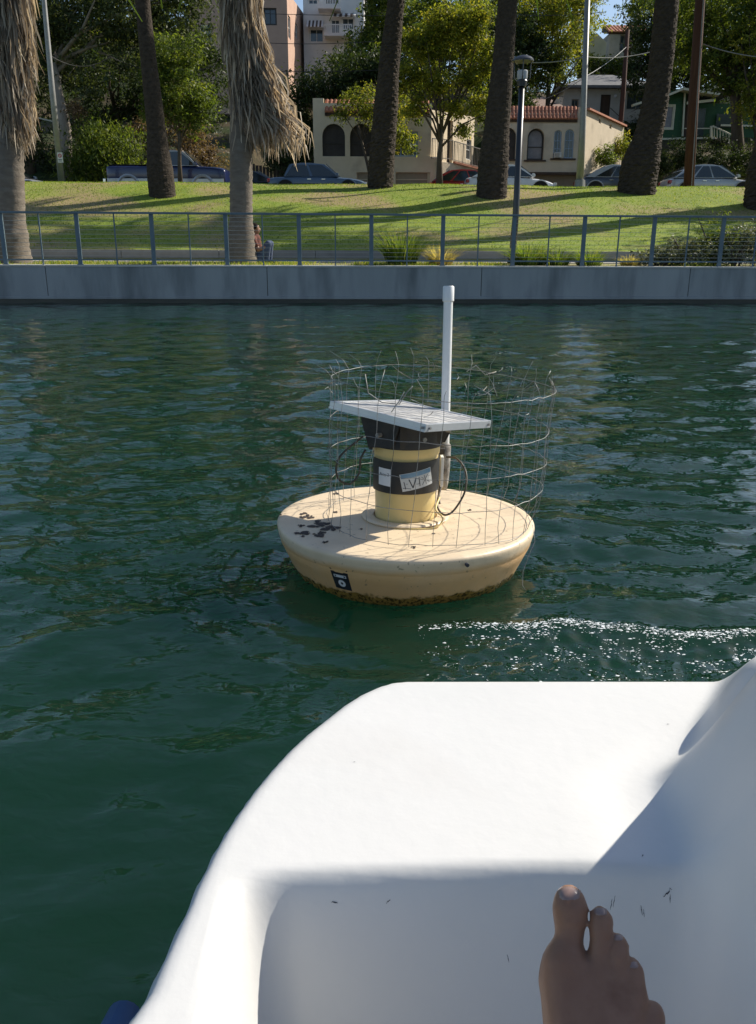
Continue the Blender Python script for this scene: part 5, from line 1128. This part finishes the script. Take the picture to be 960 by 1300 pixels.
def stroke(pts, w_):
    b = MB()
    for p, q in zip(pts[:-1], pts[1:]):
        P = [(cu+x*c-y*s, cz+x*s+y*c) for x, y in (p, q)]; d = Vector((P[1][0]-P[0][0], P[1][1]-P[0][1])); n_ = Vector((-d.y, d.x)).normalized()*w_/2
        Q = [(P[0][0]-n_.x, P[0][1]-n_.y), (P[1][0]-n_.x, P[1][1]-n_.y), (P[1][0]+n_.x, P[1][1]+n_.y), (P[0][0]+n_.x, P[0][1]+n_.y)]
        b.add([cyl(u, z, .1368) for u, z in Q], [(0, 1, 2, 3)])
    b.build('marker_stroke', M['ink'], st, org=O, normals=False)
stroke([(-.050, -.026), (-.052, .004)], .003); stroke([(-.032, .010), (-.022, -.026), (-.004, .010)], .004); stroke([(.008, .010), (.006, -.026)], .003); stroke([(-.060, -.020), (-.030, -.028)], .002)
stroke([(.016, -.024), (.046, .010)], .002); stroke([(.018, .006), (.050, -.022)], .002); stroke([(.030, .012), (.034, -.026)], .002); stroke([(-.045, -.006), (.0, -.016), (.055, .004)], .0015)
# dark bracket: ring, flared side plates with bolts, carrying the panel
b = MB(); b.lathe([(.120, .490), (.139, .490), (.1405, .503), (.136, .514), (.144, .585), (0, .592), (0, .49)], 48); smooth_angle(b.build('bracket_ring', M['black_worn'], buoy, org=O), 40)
def brk(pts, d, name='bracket_plate'):
    b = MB(); b.prism(pts, d); return b.build(name, M['black_worn'], buoy, org=O, bevel=.003)
pp = brk([(-.180, -.062, .602), (-.150, -.085, .490), (-.06, -.141, .497), (-.03, -.148, .585), (-.03, -.148, .600)], (0.01, .012, 0))
brk([(-.175, -.062, .600), (-.145, -.085, .480), (-.13, .09, .48), (-.17, .11, .610)], (.012, 0, 0)); brk([(.180, -.02, .585), (.137, -.03, .50), (.13, .10, .50), (.17, .12, .59)], (.012, 0, 0))
brk([(-.03, -.150, .497), (.135, -.06, .50), (.175, -.055, .585), (-.03, -.154, .59)], (.0, .012, 0))
for p in ((-.108, -.120, .545), (.155, -.06, .555), (.06, -.120, .53)):
    b = MB(); d = Vector((p[0], p[1], 0)).normalized(); b.tube([Vector(p)-d*.01, Vector(p)+d*.012], .009, 6); b.build('bolt', M['pole_metal'], buoy, org=O)
# solar panel
PM = Matrix(((.75390083, .64693027, .11451971), (-.65501672, .75362527, .05479102), (-.05085898, -.11631932, .99190886)))
PC = Vector((.1218, 3.17, .626))-BC
hw, hh = .233, .2076
Rinv = Matrix.Rotation(math.radians(1.5), 3, 'X')
def pnl(x, y, z): return Rinv @ (PC+PM @ Vector((x, y, z)))
def pbox(x0, x1, y0, y1, z0, z1, name, m, par, bev=0):
    b = MB(); V = [pnl(x, y, z) for x in (x0, x1) for y in (y0, y1) for z in (z0, z1)]; b.add(V, [(0, 1, 3, 2), (4, 6, 7, 5), (0, 4, 5, 1), (2, 3, 7, 6), (0, 2, 6, 4), (1, 5, 7, 3)]); return b.build(name, m, par, org=O, bevel=bev)
sp = pbox(-hw+.012, hw-.012, -hh+.012, hh-.012, -.012, -.003, 'solar_panel', M['cell'], buoy)
fr = .016
pbox(-hw, hw, -hh, -hh+fr, -.028, 0, 'panel_frame', M['alu'], sp, .0012); pbox(-hw, hw, hh-fr, hh, -.028, 0, 'panel_frame', M['alu'], sp, .0012)
pbox(-hw, -hw+fr, -hh+fr+.0005, hh-fr-.0005, -.028, -.0004, 'panel_frame', M['alu'], sp, .0012); pbox(hw-fr, hw, -hh+fr+.0005, hh-fr-.0005, -.028, -.0004, 'panel_frame', M['alu'], sp, .0012)
for i in range(1, 9): y = lerp(-hh+fr, hh-fr, i/9); pbox(-hw+fr, hw-fr, y-.0012, y+.0012, -.003, -.0022, 'cell_strip', M['alu'], sp)
for i in range(1, 4): x = lerp(-hw+fr, hw-fr, i/4); pbox(x-.002, x+.002, -hh+fr, hh-fr, -.0022, -.0016, 'cell_strip', M['sticker_white'], sp)
# flange lines below the long edge and corner screws
pbox(-hw, hw, -hh-.004, -hh, -.028, -.022, 'frame_lip', M['alu'], sp)
for (x, y) in ((hw-.012, -hh-.002), (hw+.001, -hh+.02), (hw+.001, hh-.02)):
    b = MB(); p = pnl(x, y, -.014); q = pnl(x+(.006 if x > hw else 0), y-(0 if x > hw else .006), -.014); b.tube([p, q], .005, 8); b.build('screw', M['pole_metal'], sp, org=O)
# white pole with its cap and clamps
def L3(px, py, Y): return at(px, py, Y*1.036)-BC
p1 = L3(568.5, 366, 3.27); p0 = L3(563.5, 600, 3.20)
b = MB(); b.tube([p0, p1], .0185, 24); ant = smooth_angle(b.build('white_pole', M['pvc'], buoy, org=O, smooth=True), 40)
d = (p1-p0).normalized(); b = MB(); b.tube([p1-d*.046, p1-d*.044, p1+d*.010, p1+d*.013], [.0205, .0228, .0228, .0205], 24); smooth_angle(b.build('pole_cap', M['pvc'], ant, org=O), 40)
ck = MB(); q = p0+d*.0; ck.tube([q+d*.13, q+d*.115, q+d*.03, q-d*.03, q-d*.07], [.012, .026, .024, .020, .013], 12); ck.build('taped_joint', mat('weathered_tape', (.45, .44, .41), (.12, .10, .08), .7, 22, 4, .002), buoy, org=O, smooth=True)
for zz in (.10, .02): b = MB(); c_ = q+d*zz; b.box((c_-Vector((.028, .03, 0))), (.05, .055, .022)); b.build('clamp', M['black_worn'], buoy, org=O, bevel=.003)
b = MB(); b.box(Vector((.141, .0, .380)), (.012, .045, .12)); b.build('side_strap', M['pvc'], buoy, org=O, bevel=.002)
# electric cables
def cab(name, pts, r, m='rubber_cable', sub=8):
    P = [Vector(p) for p in pts]; Q = []
    for i in range(len(P)-1):
        a, b_, c_, d_ = P[max(i-1, 0)], P[i], P[i+1], P[min(i+2, len(P)-1)]
        for j in range(sub):
            u = j/sub; Q.append(.5*((2*b_)+(c_-a)*u+(2*a-5*b_+4*c_-d_)*u*u+(3*b_-a-3*c_+d_)*u**3))
    Q.append(P[-1]); mb = MB(); mb.tube(Q, r, 8); return mb.build(name, M[m], buoy, org=O, smooth=True)
YF = 3.06
cab('cable', [L3(x, y, Y) for x, y, Y in ((460, 556, 3.0), (443, 570, 2.98), (430, 583, 2.97), (426, 600, 2.97), (431, 612, 2.98), (444, 616, 2.99), (455, 603, 3.0), (457, 585, 3.0), (463, 573, 3.02))], .0042)
cab('cable', [L3(x, y, Y) for x, y, Y in ((567, 580, 3.16), (580, 583, 3.10), (591, 600, 3.05), (590, 625, 3.0), (577, 648, 2.98), (566, 655, 2.98), (558, 650, 3.02), (555, 638, 3.06), (560, 618, 3.12))], .0042)
cab('cable', [L3(x, y, Y) for x, y, Y in ((558, 632, 3.08), (553, 648, 3.0), (561, 657, 2.96), (561, 664, 2.95), (553, 671, 2.93), (540, 673.5, 2.92), (524, 674, 2.915), (500, 674, 2.92))], .0038, 'column')
cab('cable', [L3(x, y, Y) for x, y, Y in ((563, 583, 3.17), (560, 605, 3.12), (557, 625, 3.10), (558, 640, 3.06))], .004)
# robot-cat sticker on the hull
def hp3(u, z, r=0): return hp(u, z, .0012+r)
su, sz = -.258, .076; w_ = .036
def hpatch(name, m, poly, par, r): return patch(name, m, poly, par, r, 8, mapf=hp3)
cat = hpatch('cat_sticker', M['sticker_black'], [(su-w_, sz-.042), (su+w_, sz-.042), (su+w_, sz+.034), (su-w_, sz+.034)], buoy, 0)
for (e0, e1, tip) in ((-1, -.45, -1.02), (.45, 1, 1.0)):
    b = MB(); b.add([hp3(su+w_*e0, sz+.034), hp3(su+w_*e1, sz+.034), hp3(su+w_*tip, sz+.050)], [(0, 1, 2)]); b.build('ear', M['sticker_black'], cat, org=O, normals=False)
def ring(cu_, cz_, r0, r1, m, nm, off=.0006, sx_=1):
    b = MB(); n = 24; V = []
    for i in range(n):
        a = 6.2832*i/n
        for r in (r0, r1): V.append(hp3(cu_+r*math.cos(a)*sx_, cz_+r*math.sin(a), off))
    F = [(2*i, 2*i+1, (2*i+3) % (2*n), (2*i+2) % (2*n)) for i in range(n)]; b.add(V, F); b.build(nm, M[m], cat, org=O, normals=False)
ring(su, sz-.014, .0052, .0155, 'sticker_white', 'white_disc')
hpatch('eye_band', M['sticker_white'], [(su-.026, sz+.012), (su+.026, sz+.012), (su+.026, sz+.024), (su-.026, sz+.024)], cat, .0006)
for e_ in (-.019, .019): ring(su+e_, sz+.018, .0005, .0036, 'sticker_black', 'eye', .0011)
# dark droppings, mostly on the shaded left of the float
rg = random.Random(4); b = MB(); sp_ = [(-.393, .0, .020), (-.335, -.12, .024), (-.285, -.17, .022), (-.405, -.135, .009), (-.382, -.232, .017), (-.328, -.245, .020), (-.295, .342, .008), (-.50, .005, .006), (-.30, -.335, .008), (-.174, -.174, .006), (-.281, .049, .008), (.02, -.38, .006), (.10, -.22, .004), (.27, .10, .006)]
for (x, y, r) in sp_:
    for q in range(11):
        cx = x+rg.gauss(0, r*.6); cy = y+rg.gauss(0, r*.9); rr_ = r*rg.uniform(.2, .6); n = 9; z = .1905
        pts = [(cx+rr_*rg.uniform(.6, 1.3)*1.3*math.cos(6.28*i/n), cy+rr_*rg.uniform(.7, 1.9)*math.sin(6.28*i/n), z) for i in range(n)]
        b.add(pts+[(cx, cy, z+.0025)], [(i, (i+1) % n, n) for i in range(n)])
dr = b.build('droppings', M['tar'], buoy, org=O, smooth=True, normals=False); dr['kind'] = 'stuff'
b = MB(); p = hp(.20, .160, .002); b.tube([p, p+Vector((.003, -.012, 0))], .007, 8); b.build('drain_plug', M['ink'], buoy, org=O)
# wire cage: hoops and uprights
cage = bpy.data.objects.new('wire_cage', None); COL.objects.link(cage); cage.parent = buoy; ORG['wire_cage'] = O
rc = random.Random(12); CB = Vector((.105, -.005)); CT = Vector((.140, .06))
def cgp(a, t):      # t 0 at the float, 1 at the top hoop
    c_ = CB.lerp(CT, t); r = .412+.016*t+.008*math.sin(2*a+1)+.004*math.sin(5*a+3*t)+(.006*math.sin(3*a+7*t) if .1 < t < .9 else 0)
    z = lerp(.195, .724, t)+.012*math.sin(a+.6)*t-.030*t*math.cos(a)+.004*math.sin(3*a+t*9)
    x = c_.x+r*math.cos(a); y = c_.y+r*math.sin(a)
    if t < .08:
        rr_ = math.hypot(x, y)
        if rr_ > .492: x *= .492/rr_; y *= .492/rr_
    return Vector((x, y, z))
for t in (.012, .25, .47, .70, 1.0):
    n = 72; pts = [cgp(6.2832*i/n, t)+Vector((rc.gauss(0, .0012), rc.gauss(0, .0012), rc.gauss(0, .0015))) for i in range(n+1)]; b = MB(); b.tube(pts, .0012, 5, cap=False); b.build('hoop', M['wire'], cage, org=O, smooth=True)
# a broken second loop bulging at the right
NU = 31
for i in range(NU):
    a = 6.2832*i/NU+rc.gauss(0, .02); pts = []; sl = rc.gauss(0, .05)
    for k in range(9): t = k/8; pts.append(cgp(a+sl*(t-.5), t)+Vector((rc.gauss(0, .002), rc.gauss(0, .002), 0)))
    e = pts[-1]; bend = rc.choice([0, 0, .3, .9, -.6, 1.3]); out = Vector((math.cos(a), math.sin(a), 0)); h_ = rc.uniform(.03, .075)
    pts.append(e+Vector((0, 0, h_*.5))+out*bend*h_*.3); pts.append(e+Vector((rc.gauss(0, .012), rc.gauss(0, .012), h_))+out*bend*h_*.9)
    b = MB(); b.tube(pts, .00105, 5); b.build('upright_wire', M['wire'], cage, org=O, smooth=True)
# loose twigs and bent ends caught in the top of the cage
for i in range(26):
    a = rc.uniform(0, 6.28) if i > 13 else rc.gauss(.95, .45); t = rc.uniform(.86, 1.02); p = cgp(a, t)*rc.uniform(.93, 1.02); p.z = cgp(a, t).z; d = Vector((rc.gauss(0, 1), rc.gauss(0, 1), rc.gauss(.1, .8))).normalized(); l = rc.uniform(.04, .11)
    q = p+d*l; m_ = (p+q)/2+Vector((rc.gauss(0, .01), rc.gauss(0, .01), rc.gauss(0, .01))); b = MB(); b.tube([p, m_, q], [.0014, .0012, .0008], 5); b.build('loose_wire', M['wire'], cage, org=O)
for pts in ([(462, 478), (466, 502), (484, 514), (506, 516), (516, 500), (523, 493)], [(512, 500), (506, 512), (500, 520), (496, 526)], [(592, 470), (604, 462), (616, 474), (630, 470)]):
    P = [L3(x, y, 2.9) if x < 560 else L3(x, y, 3.35) for x, y in pts]; b = MB(); b.tube(P, .0022, 6); b.build('loose_wire', M['wire'], cage, org=O, smooth=True)
b = MB(); P = [L3(676, 668, 2.83), L3(679, 690, 2.80), L3(672, 705, 2.78), L3(664, 728, 2.76), L3(663, 745, 2.74), L3(667, 752, 2.73)]; b.tube(P, .0012, 5); b.build('loose_wire', M['wire'], cage, org=O, smooth=True)
# ---------------------------------------------------------------- the white boat
ZD = .55
OL = [(960, 865), (908, 865), (700, 865), (560, 865), (530, 865), (514, 865), (496, 867), (477.5, 872.5), (454.6, 883), (431.7, 898), (409, 916.5), (386, 935), (363, 956.6), (340, 982), (317, 1010), (295.4, 1040), (276.7, 1069), (262, 1096), (243, 1134), (222.5, 1180), (201.7, 1223), (181, 1271)]
ol = [np.array(atz(x, y, ZD-.012))[:2] for x, y in OL]
XM = .86
ol = [np.array([XM, ol[0][1]+.004])]+ol; e = ol[-1]; ol += [e+np.array([-.045, -.12]), e+np.array([-.085, -.30]), e+np.array([-.12, -.7]), e+np.array([-.12, -1.2]), e+np.array([-.02, -1.55]), np.array([XM-.6, -1.10]), np.array([XM, -1.12])]
half = ol; full = half+[np.array([2*XM-p[0], p[1]]) for p in half[-2:0:-1]]
PO = np.array(full)
def poly_sdf(X, Y):
    D = np.full(X.shape, 1e9); NX = np.zeros_like(X); NY = np.zeros_like(X); ins = np.zeros(X.shape, bool); n = len(PO)
    for i in range(n):
        a = PO[i]; b_ = PO[(i+1) % n]; d = b_-a; t = np.clip(((X-a[0])*d[0]+(Y-a[1])*d[1])/(d@d), 0, 1); cx = a[0]+t*d[0]; cy = a[1]+t*d[1]; dd = np.hypot(X-cx, Y-cy)
        m_ = dd < D; D = np.where(m_, dd, D); NX = np.where(m_, cx, NX); NY = np.where(m_, cy, NY)
        c_ = ((a[1] > Y) != (b_[1] > Y)) & (X < (b_[0]-a[0])*(Y-a[1])/(b_[1]-a[1]+1e-12)+a[0]); ins ^= c_
    return np.where(ins, D, -D), NX, NY
def sst(x, a, c_): t = np.clip((x-a)/(c_-a), 0, 1); return t*t*(3-2*t)
def boat_z(X, Y):
    z = ZD-.004*sst(Y, .95, 1.3)+0*X
    # footwell, its front wall just before the toes
    yw = .775+.012*np.sin(X*5); xl = -.145+.06*(.78-Y)
    xr = .36
    m_ = (1-sst(Y, yw-.085, yw+.03))*sst(X, xl-.03, xl+.055)*(1-sst(X, xr-.03, xr+.10))*sst(Y, -.75, -.6)
    z = z-.34*m_
    # hump between the seats, falling towards the bow
    t = (X-XM); q_ = [.3, .7, .8, .9, .96, 1.0, 1.03, 1.11, 1.17, 1.235, 1.27]; wd = sum(np.interp(Y+o_, q_, [.52, .52, .51, .50, .50, .48, .435, .388, .345, .305, .285]) for o_ in (-.02, -.01, 0, .01, .02))/5
    A_ = sum(np.interp(Y+o_, q_, [.34, .60, .64, .50, .31, .19, .145, .11, .09, .06, .04]) for o_ in (-.03, -.015, 0, .015, .03))/5
    ww = .085+.215*sst(Y, 1.15, .85); z = z+A_*sst(wd-np.abs(t), 0, ww)
    # soft valley line where the hump meets the deck
    z = z-.006*np.exp(-((np.abs(t)-wd*1.05)/.05)**2)*sst(Y, 1.15, .95)
    return z
def boat():
    h_ = .0085; xs = np.arange(-.80, 2*XM+.80, h_); ys = np.arange(-1.45, 1.42, h_)
    X, Y = np.meshgrid(xs, ys); D, NX, NY = poly_sdf(X, Y); r = .022
    Z = boat_z(X, Y); D2 = np.clip(D, 0, r); Z = Z-(r-np.sqrt(np.maximum(r*r-(r-D2)**2, 0)))*(D < r)
    k = np.clip(-D, 0, .13); ox = D < 0; L_ = np.maximum(np.hypot(X-NX, Y-NY), 1e-9); ux = (X-NX)/L_; uy = (Y-NY)/L_
    f = np.where(k < .012, k*.3, .0036-(k-.012)*.55)         # lip, then the side tucks in
    PX = np.where(ox, NX+ux*f, X); PY = np.where(ox, NY+uy*f, Y)
    zed = boat_z(NX, NY)-r; drop = k*4.8; Z = np.where(ox, zed-drop, Z)
    V = np.stack([PX, PY, Z], -1).reshape(-1, 3); ny, nx = X.shape; j, i = np.meshgrid(np.arange(ny-1), np.arange(nx-1), indexing='ij'); a = (j*nx+i).ravel()
    F = np.stack([a, a+1, a+nx+1, a+nx], 1); kk = k.reshape(-1); keep = (kk[F] < .129).any(1); F = F[keep]
    used = np.unique(F); mp_ = -np.ones(len(V), int); mp_[used] = np.arange(len(used)); V = V[used]; F = mp_[F]
    root = empty('pedal_boat', (XM, 0, 0), 'glossy white moulded pedal boat bow filling the foreground', 'boat')
    m = mat('white_gelcoat', (.65, .65, .635), (.69, .685, .67), .42, 2.5, 5, .0006, 45, spec=.45, coat=.0, c3=(.64, .63, .61), s3=3.5, t3=(.55, .75))
    o = link('hull', fastmesh('hull', V-np.array([XM, 0, 0]), F), m, root, Vector((XM, 0, 0)), True)
    # scuffs
    rg = random.Random(3); b = MB()
    def scuff(px, py, l, ang, w_):
        p = None; d = ray(px, py)
        for q in range(400):
            t = .5+q*.003; c_ = Vector((0, 0, CAM_H))+d*t
            if c_.z <= float(boat_z(np.array(c_.x), np.array(c_.y)))+.001: p = c_; break
        if p is None: return
        n = 6; V = []
        for i in range(n+1):
            t = i/n-.5; x = p.x+math.cos(ang)*l*t+rg.gauss(0, l*.05); y = p.y+math.sin(ang)*l*t+rg.gauss(0, l*.05); ww = w_*(1-abs(2*t))*.28+.00012
            for sgn in (-1, 1): V.append((x-sgn*math.sin(ang)*ww, y+sgn*math.cos(ang)*ww, 0))
        V = [(x, y, float(boat_z(np.array(x), np.array(y)))+.0008) for x, y, _ in V]
        b.add(V, [(2*i, 2*i+1, 2*i+3, 2*i+2) for i in range(n)])
    for a in ((776, 1148, .005, 1.2, .0008), (779, 1152, .005, 1.1, .0006), (814, 1160, .004, 2.2, .001), (817, 1164, .003, 2.0, .0008), (850, 1146, .003, 1.5, .0015), (645, 1222, .003, 2.3, .0008), (847, 1138, .01, .3, .001), (816, 1087, .004, 1, .002), (425, 1152, .007, .1, .0005), (493, 1150, .005, .2, .0005), (848, 920, .004, 0, .002), (450, 968, .003, 0, .0015)): scuff(*a)
    sc_ = b.build('scuff_marks', M['ink'], root, org=Vector((XM, 0, 0)), normals=False); sc_['kind'] = 'stuff'
    # blue fender just peeping out at the lower left
    fb = mat('blue_fender', (.03, .09, .22), (.05, .12, .27), .5, 6); P = atz(166, 1306, .42); b = MB(); b.tube([P+Vector((-.012, .02, 0)), P+Vector((-.012, -.05, 0)), P+Vector((-.03, -.25, 0))], [.018, .028, .028], 14); b.build('fender', fb, root, org=Vector((XM, 0, 0)), smooth=True)
    return root
boat()
# ---------------------------------------------------------------- skin and the passenger's bare foot
def skin_mat(name, c1, c2):
    m = mat(name, c1, c2, .46, 26, 6, .0005, 130, spec=.35, c3=(c1[0]*.72, c1[1]*.66, c1[2]*.62), s3=22, t3=(.55, .72)); b = m.node_tree.nodes['Principled BSDF']
    b.inputs['Subsurface Weight'].default_value = .12; b.inputs['Subsurface Radius'].default_value = (.8, .35, .2); b.inputs['Subsurface Scale'].default_value = .006; return m
M['skin'] = skin_mat('skin', (.26, .135, .082), (.31, .17, .108))
M['nail'] = mat('toenail', (.25, .165, .14), (.29, .20, .17), .28, 30, spec=.5, coat=.3)
def foot():
    k = .000655
    FO = Vector((0, 0, CAM_H))+ray(763, 1240).normalized()*.775
    vd = ray(750, 1240).normalized(); zx = -vd; xx = Vector((1, 0, 0)); xx = (xx-zx*xx.dot(zx)).normalized(); yy = zx.cross(xx)
    def fp(px, py, z=0): return ((px-750)*.00057, (1240-py)*.00054, z)
    S = []
    def chain(pts, kk=.006):
        for a, b_ in zip(pts[:-1], pts[1:]): S.append((a[0], a[1], b_[0], b_[1], kk))
    G = []      # separate groups so that neighbouring toes stay apart
    G.append([(fp(718, 1139, .004), .0130), (fp(717.5, 1150, .004), .0146), (fp(716, 1167, .003), .0130), (fp(712, 1190, .002), .0112), (fp(704, 1222, .0), .0190), (fp(702, 1246, -.002), .0205)])
    G.append([(fp(758, 1160, .005), .0076), (fp(759, 1168, .006), .0092), (fp(756, 1184, .006), .0084), (fp(753, 1205, .004), .0086), (fp(748, 1240, .001), .0120)])
    G.append([(fp(777.5, 1193, .003), .0062), (fp(779, 1201, .004), .0073), (fp(777, 1215, .006), .0070), (fp(774, 1232, .004), .0080), (fp(766, 1262, .001), .0120)])
    G.append([(fp(793, 1225, .000), .0066), (fp(794, 1235, .001), .0080), (fp(793, 1250, .003), .0078), (fp(793, 1266, .002), .0092), (fp(782, 1296, 0), .0125)])
    G.append([(fp(813, 1282, -.005), .0078), (fp(812, 1288, -.004), .0095), (fp(808, 1302, -.002), .0095), (fp(800, 1330, -.003), .0135)])
    core = [((fp(702, 1246, -.004), .021), (fp(722, 1420, .012), .031)), ((fp(748, 1246, -.002), .015), (fp(738, 1420, .014), .030)), ((fp(766, 1268, -.003), .015), (fp(748, 1430, .010), .028)), ((fp(782, 1300, -.004), .014), (fp(758, 1440, .004), .026)), ((fp(799, 1334, -.005), .0140), (fp(772, 1450, -.002), .024)),
            ((fp(730, 1420, .010), .032), (fp(742, 1500, .030), .034)), ((fp(742, 1500, .030), .034), (fp(745, 1530, .10), .036)), ((fp(745, 1530, .10), .036), (fp(745, 1560, .26), .050)), ((fp(742, 1490, .0), .028), (fp(742, 1560, -.015), .029))]
    def fn(X, Y, Z):
        D = None
        for a, b_ in core:
            d = cone_sdf(X, Y, Z, a[0], a[1], b_[0], b_[1]); D = d if D is None else smin(D, d, .014)
        D0 = D
        for g in G:
            T_ = None
            for a, b_ in zip(g[:-1], g[1:]):
                d = cone_sdf(X, Y, Z, a[0], a[1]*.90, b_[0], b_[1]*.91); T_ = d if T_ is None else smin(T_, d, .005)
            E_ = smin(D0, T_, .006); D = np.minimum(D, E_)
        # tendons and knuckle creases
        D = D-.0009*np.exp(-((X+.0295-.10*(Y+.0))/.0035)**2)*(Z > .0)*np.clip(-Y/.03, 0, 1)-.0007*np.exp(-((X-.002-.04*Y)/.003)**2)*(Z > 0)*np.clip(-Y/.03, 0, 1)
        D = D+.0007*np.sin(Y*1500)*np.exp(-((Y-.036)/.007)**2)*np.exp(-((X+.020)/.012)**2)*(Z > .004)
        for cx_, cy_ in ((.003, .026), (.015, .008), (.026, -.010)):
            D = D+.0005*np.sin((Y-cy_)*1900)*np.exp(-((Y-cy_)/.0045)**2)*np.exp(-((X-cx_)/.007)**2)*(Z > .004)
        D = D-.0008*np.exp(-((X+.004-.5*(Y+.06)+.006*np.sin(Y*70))/.0022)**2)*(Z > 0)*np.clip((-Y-.005)/.02, 0, 1)
        return D
    V, F = surface_nets(fn, (-.085, -.27, -.06), (.085, .10, .33), .0026)
    T3 = np.array([list(xx), list(yy), list(zx)]); W_ = V@T3
    root = empty('person', FO, 'bare right foot of a passenger, toes up, in front of the white boat deck', 'person')
    body = link('body', fastmesh('body', W_, F), M['skin'], root, FO, True)
    md = body.modifiers.new('s', 'SMOOTH'); md.iterations = 3; md.factor = .5
    # nails: shallow curved shells bedded in the toes
    def nail(px, py, z, w_, l, tilt, rx):
        n = 7; Vn = []
        c_ = Vector(fp(px, py, z))
        for i in range(n+1):
            for j in range(n+1):
                u = i/n*2-1; v = j/n*2-1; x = u*w_*(1-.14*(v < -.3)*(abs(v)-.3)); y = v*l*(1-.16*u*u); zz = -rx*(u*u)*1.0-tilt*(v+1)*.5-.0006*(v*v)
                p = c_+Vector((x, y, 0)); zt_ = .045
                while zt_ > -.02 and float(fn(np.array(p.x), np.array(p.y), np.array(zt_))) > 0: zt_ -= .0004
                p.z = zt_+.0007-.0011*(u*u > .9)-.0009*(v*v > .9); Vn.append(FO+xx*p.x+yy*p.y+zx*p.z)
        b = MB(); b.add(Vn, [(i*(n+1)+j, (i+1)*(n+1)+j, (i+1)*(n+1)+j+1, i*(n+1)+j+1) for i in range(n) for j in range(n)]); return b.build('toenail', M['nail'], root, org=FO, smooth=True)
    nail(719, 1131, 0, .0094, .0055, 0, 0); nail(759, 1156, 0, .0052, .0030, 0, 0); nail(779, 1190, 0, .0038, .0023, 0, 0); nail(794, 1225, 0, .0042, .0024, 0, 0)
foot()
# ---------------------------------------------------------------- person sitting at the foot of the skirted palm
def sitter():
    base = Vector(at(331, 331, 19.95)); base.z = gz(base.x, base.y); x, y, z = base
    def P(dx, dy, dz): return (x+dx, y+dy, z+dz)
    # back against the trunk at the left, knees up, facing right
    torso = [(P(-.06, 0, .12), .15, P(-.12, 0, .36), .145), (P(-.12, 0, .36), .145, P(-.12, 0, .52), .13), (P(-.12, -.15, .53), .055, P(-.12, .15, .53), .055)]
    arms = [(P(-.12, -.19, .52), .05, P(-.02, -.22, .30), .042), (P(-.02, -.22, .30), .042, P(.16, -.14, .36), .032), (P(-.12, .19, .52), .05, P(-.02, .22, .30), .042), (P(-.02, .22, .30), .042, P(.16, .14, .36), .032)]
    legs = [(P(-.04, -.09, .11), .095, P(.20, -.11, .42), .062), (P(.20, -.11, .42), .058, P(.16, -.10, .08), .042), (P(-.04, .09, .11), .095, P(.22, .11, .42), .062), (P(.22, .11, .42), .058, P(.20, .10, .08), .042)]
    feet = [(P(.14, -.10, .04), .042, P(.30, -.11, .03), .035), (P(.18, .10, .04), .042, P(.33, .11, .03), .035)]
    head = [(P(-.11, 0, .56), .055, P(-.10, 0, .66), .055), (P(-.095, 0, .76), .098, P(-.07, 0, .70), .075), (P(.012, 0, .735), .016, P(.006, 0, .715), .018)]
    hands = [(P(.16, -.14, .36), .03, P(.20, -.04, .37), .025), (P(.16, .14, .36), .03, P(.20, .04, .37), .025)]
    root = empty('person', base, 'dark-haired person in an orange shirt and blue jeans sitting against the skirted palm', 'person')
    def mk(name, segs, m, par=root, grow=0, h_=.016):
        s2 = [(a, ra+grow, c_, rc_+grow, .03) for a, ra, c_, rc_ in segs]; me = body_mesh(name, s2, h_, .03)
        for v in me.vertices: v.co -= base
        return link(name, me, m, par, base, True)
    mk('body', torso+arms+legs+feet+head+hands, M['skin'])
    mk('shirt', torso+[(a, ra, tuple(Vector(a).lerp(Vector(c_), .6)), rc_+.008) for a, ra, c_, rc_ in (arms[0], arms[2])], mat('rust_shirt', (.09, .03, .02), (.17, .055, .035), .9, 14, stretch=(1, 1, 6)), grow=.012)
    mk('jeans', legs+[(P(-.06, -.05, .12), .14, P(-.06, .05, .12), .14)], mat('blue_jeans', (.05, .07, .13), (.09, .12, .2), .9, 20), grow=.012)
    mk('shoe', feet, mat('dark_shoe', (.03, .03, .03), None, .6), grow=.01)
    mk('hair', [(P(-.115, 0, .775), .102, P(-.15, 0, .70), .075)], mat('dark_hair', (.010, .008, .007), (.02, .016, .013), .9, 30, spec=.1), grow=.004)
sitter()
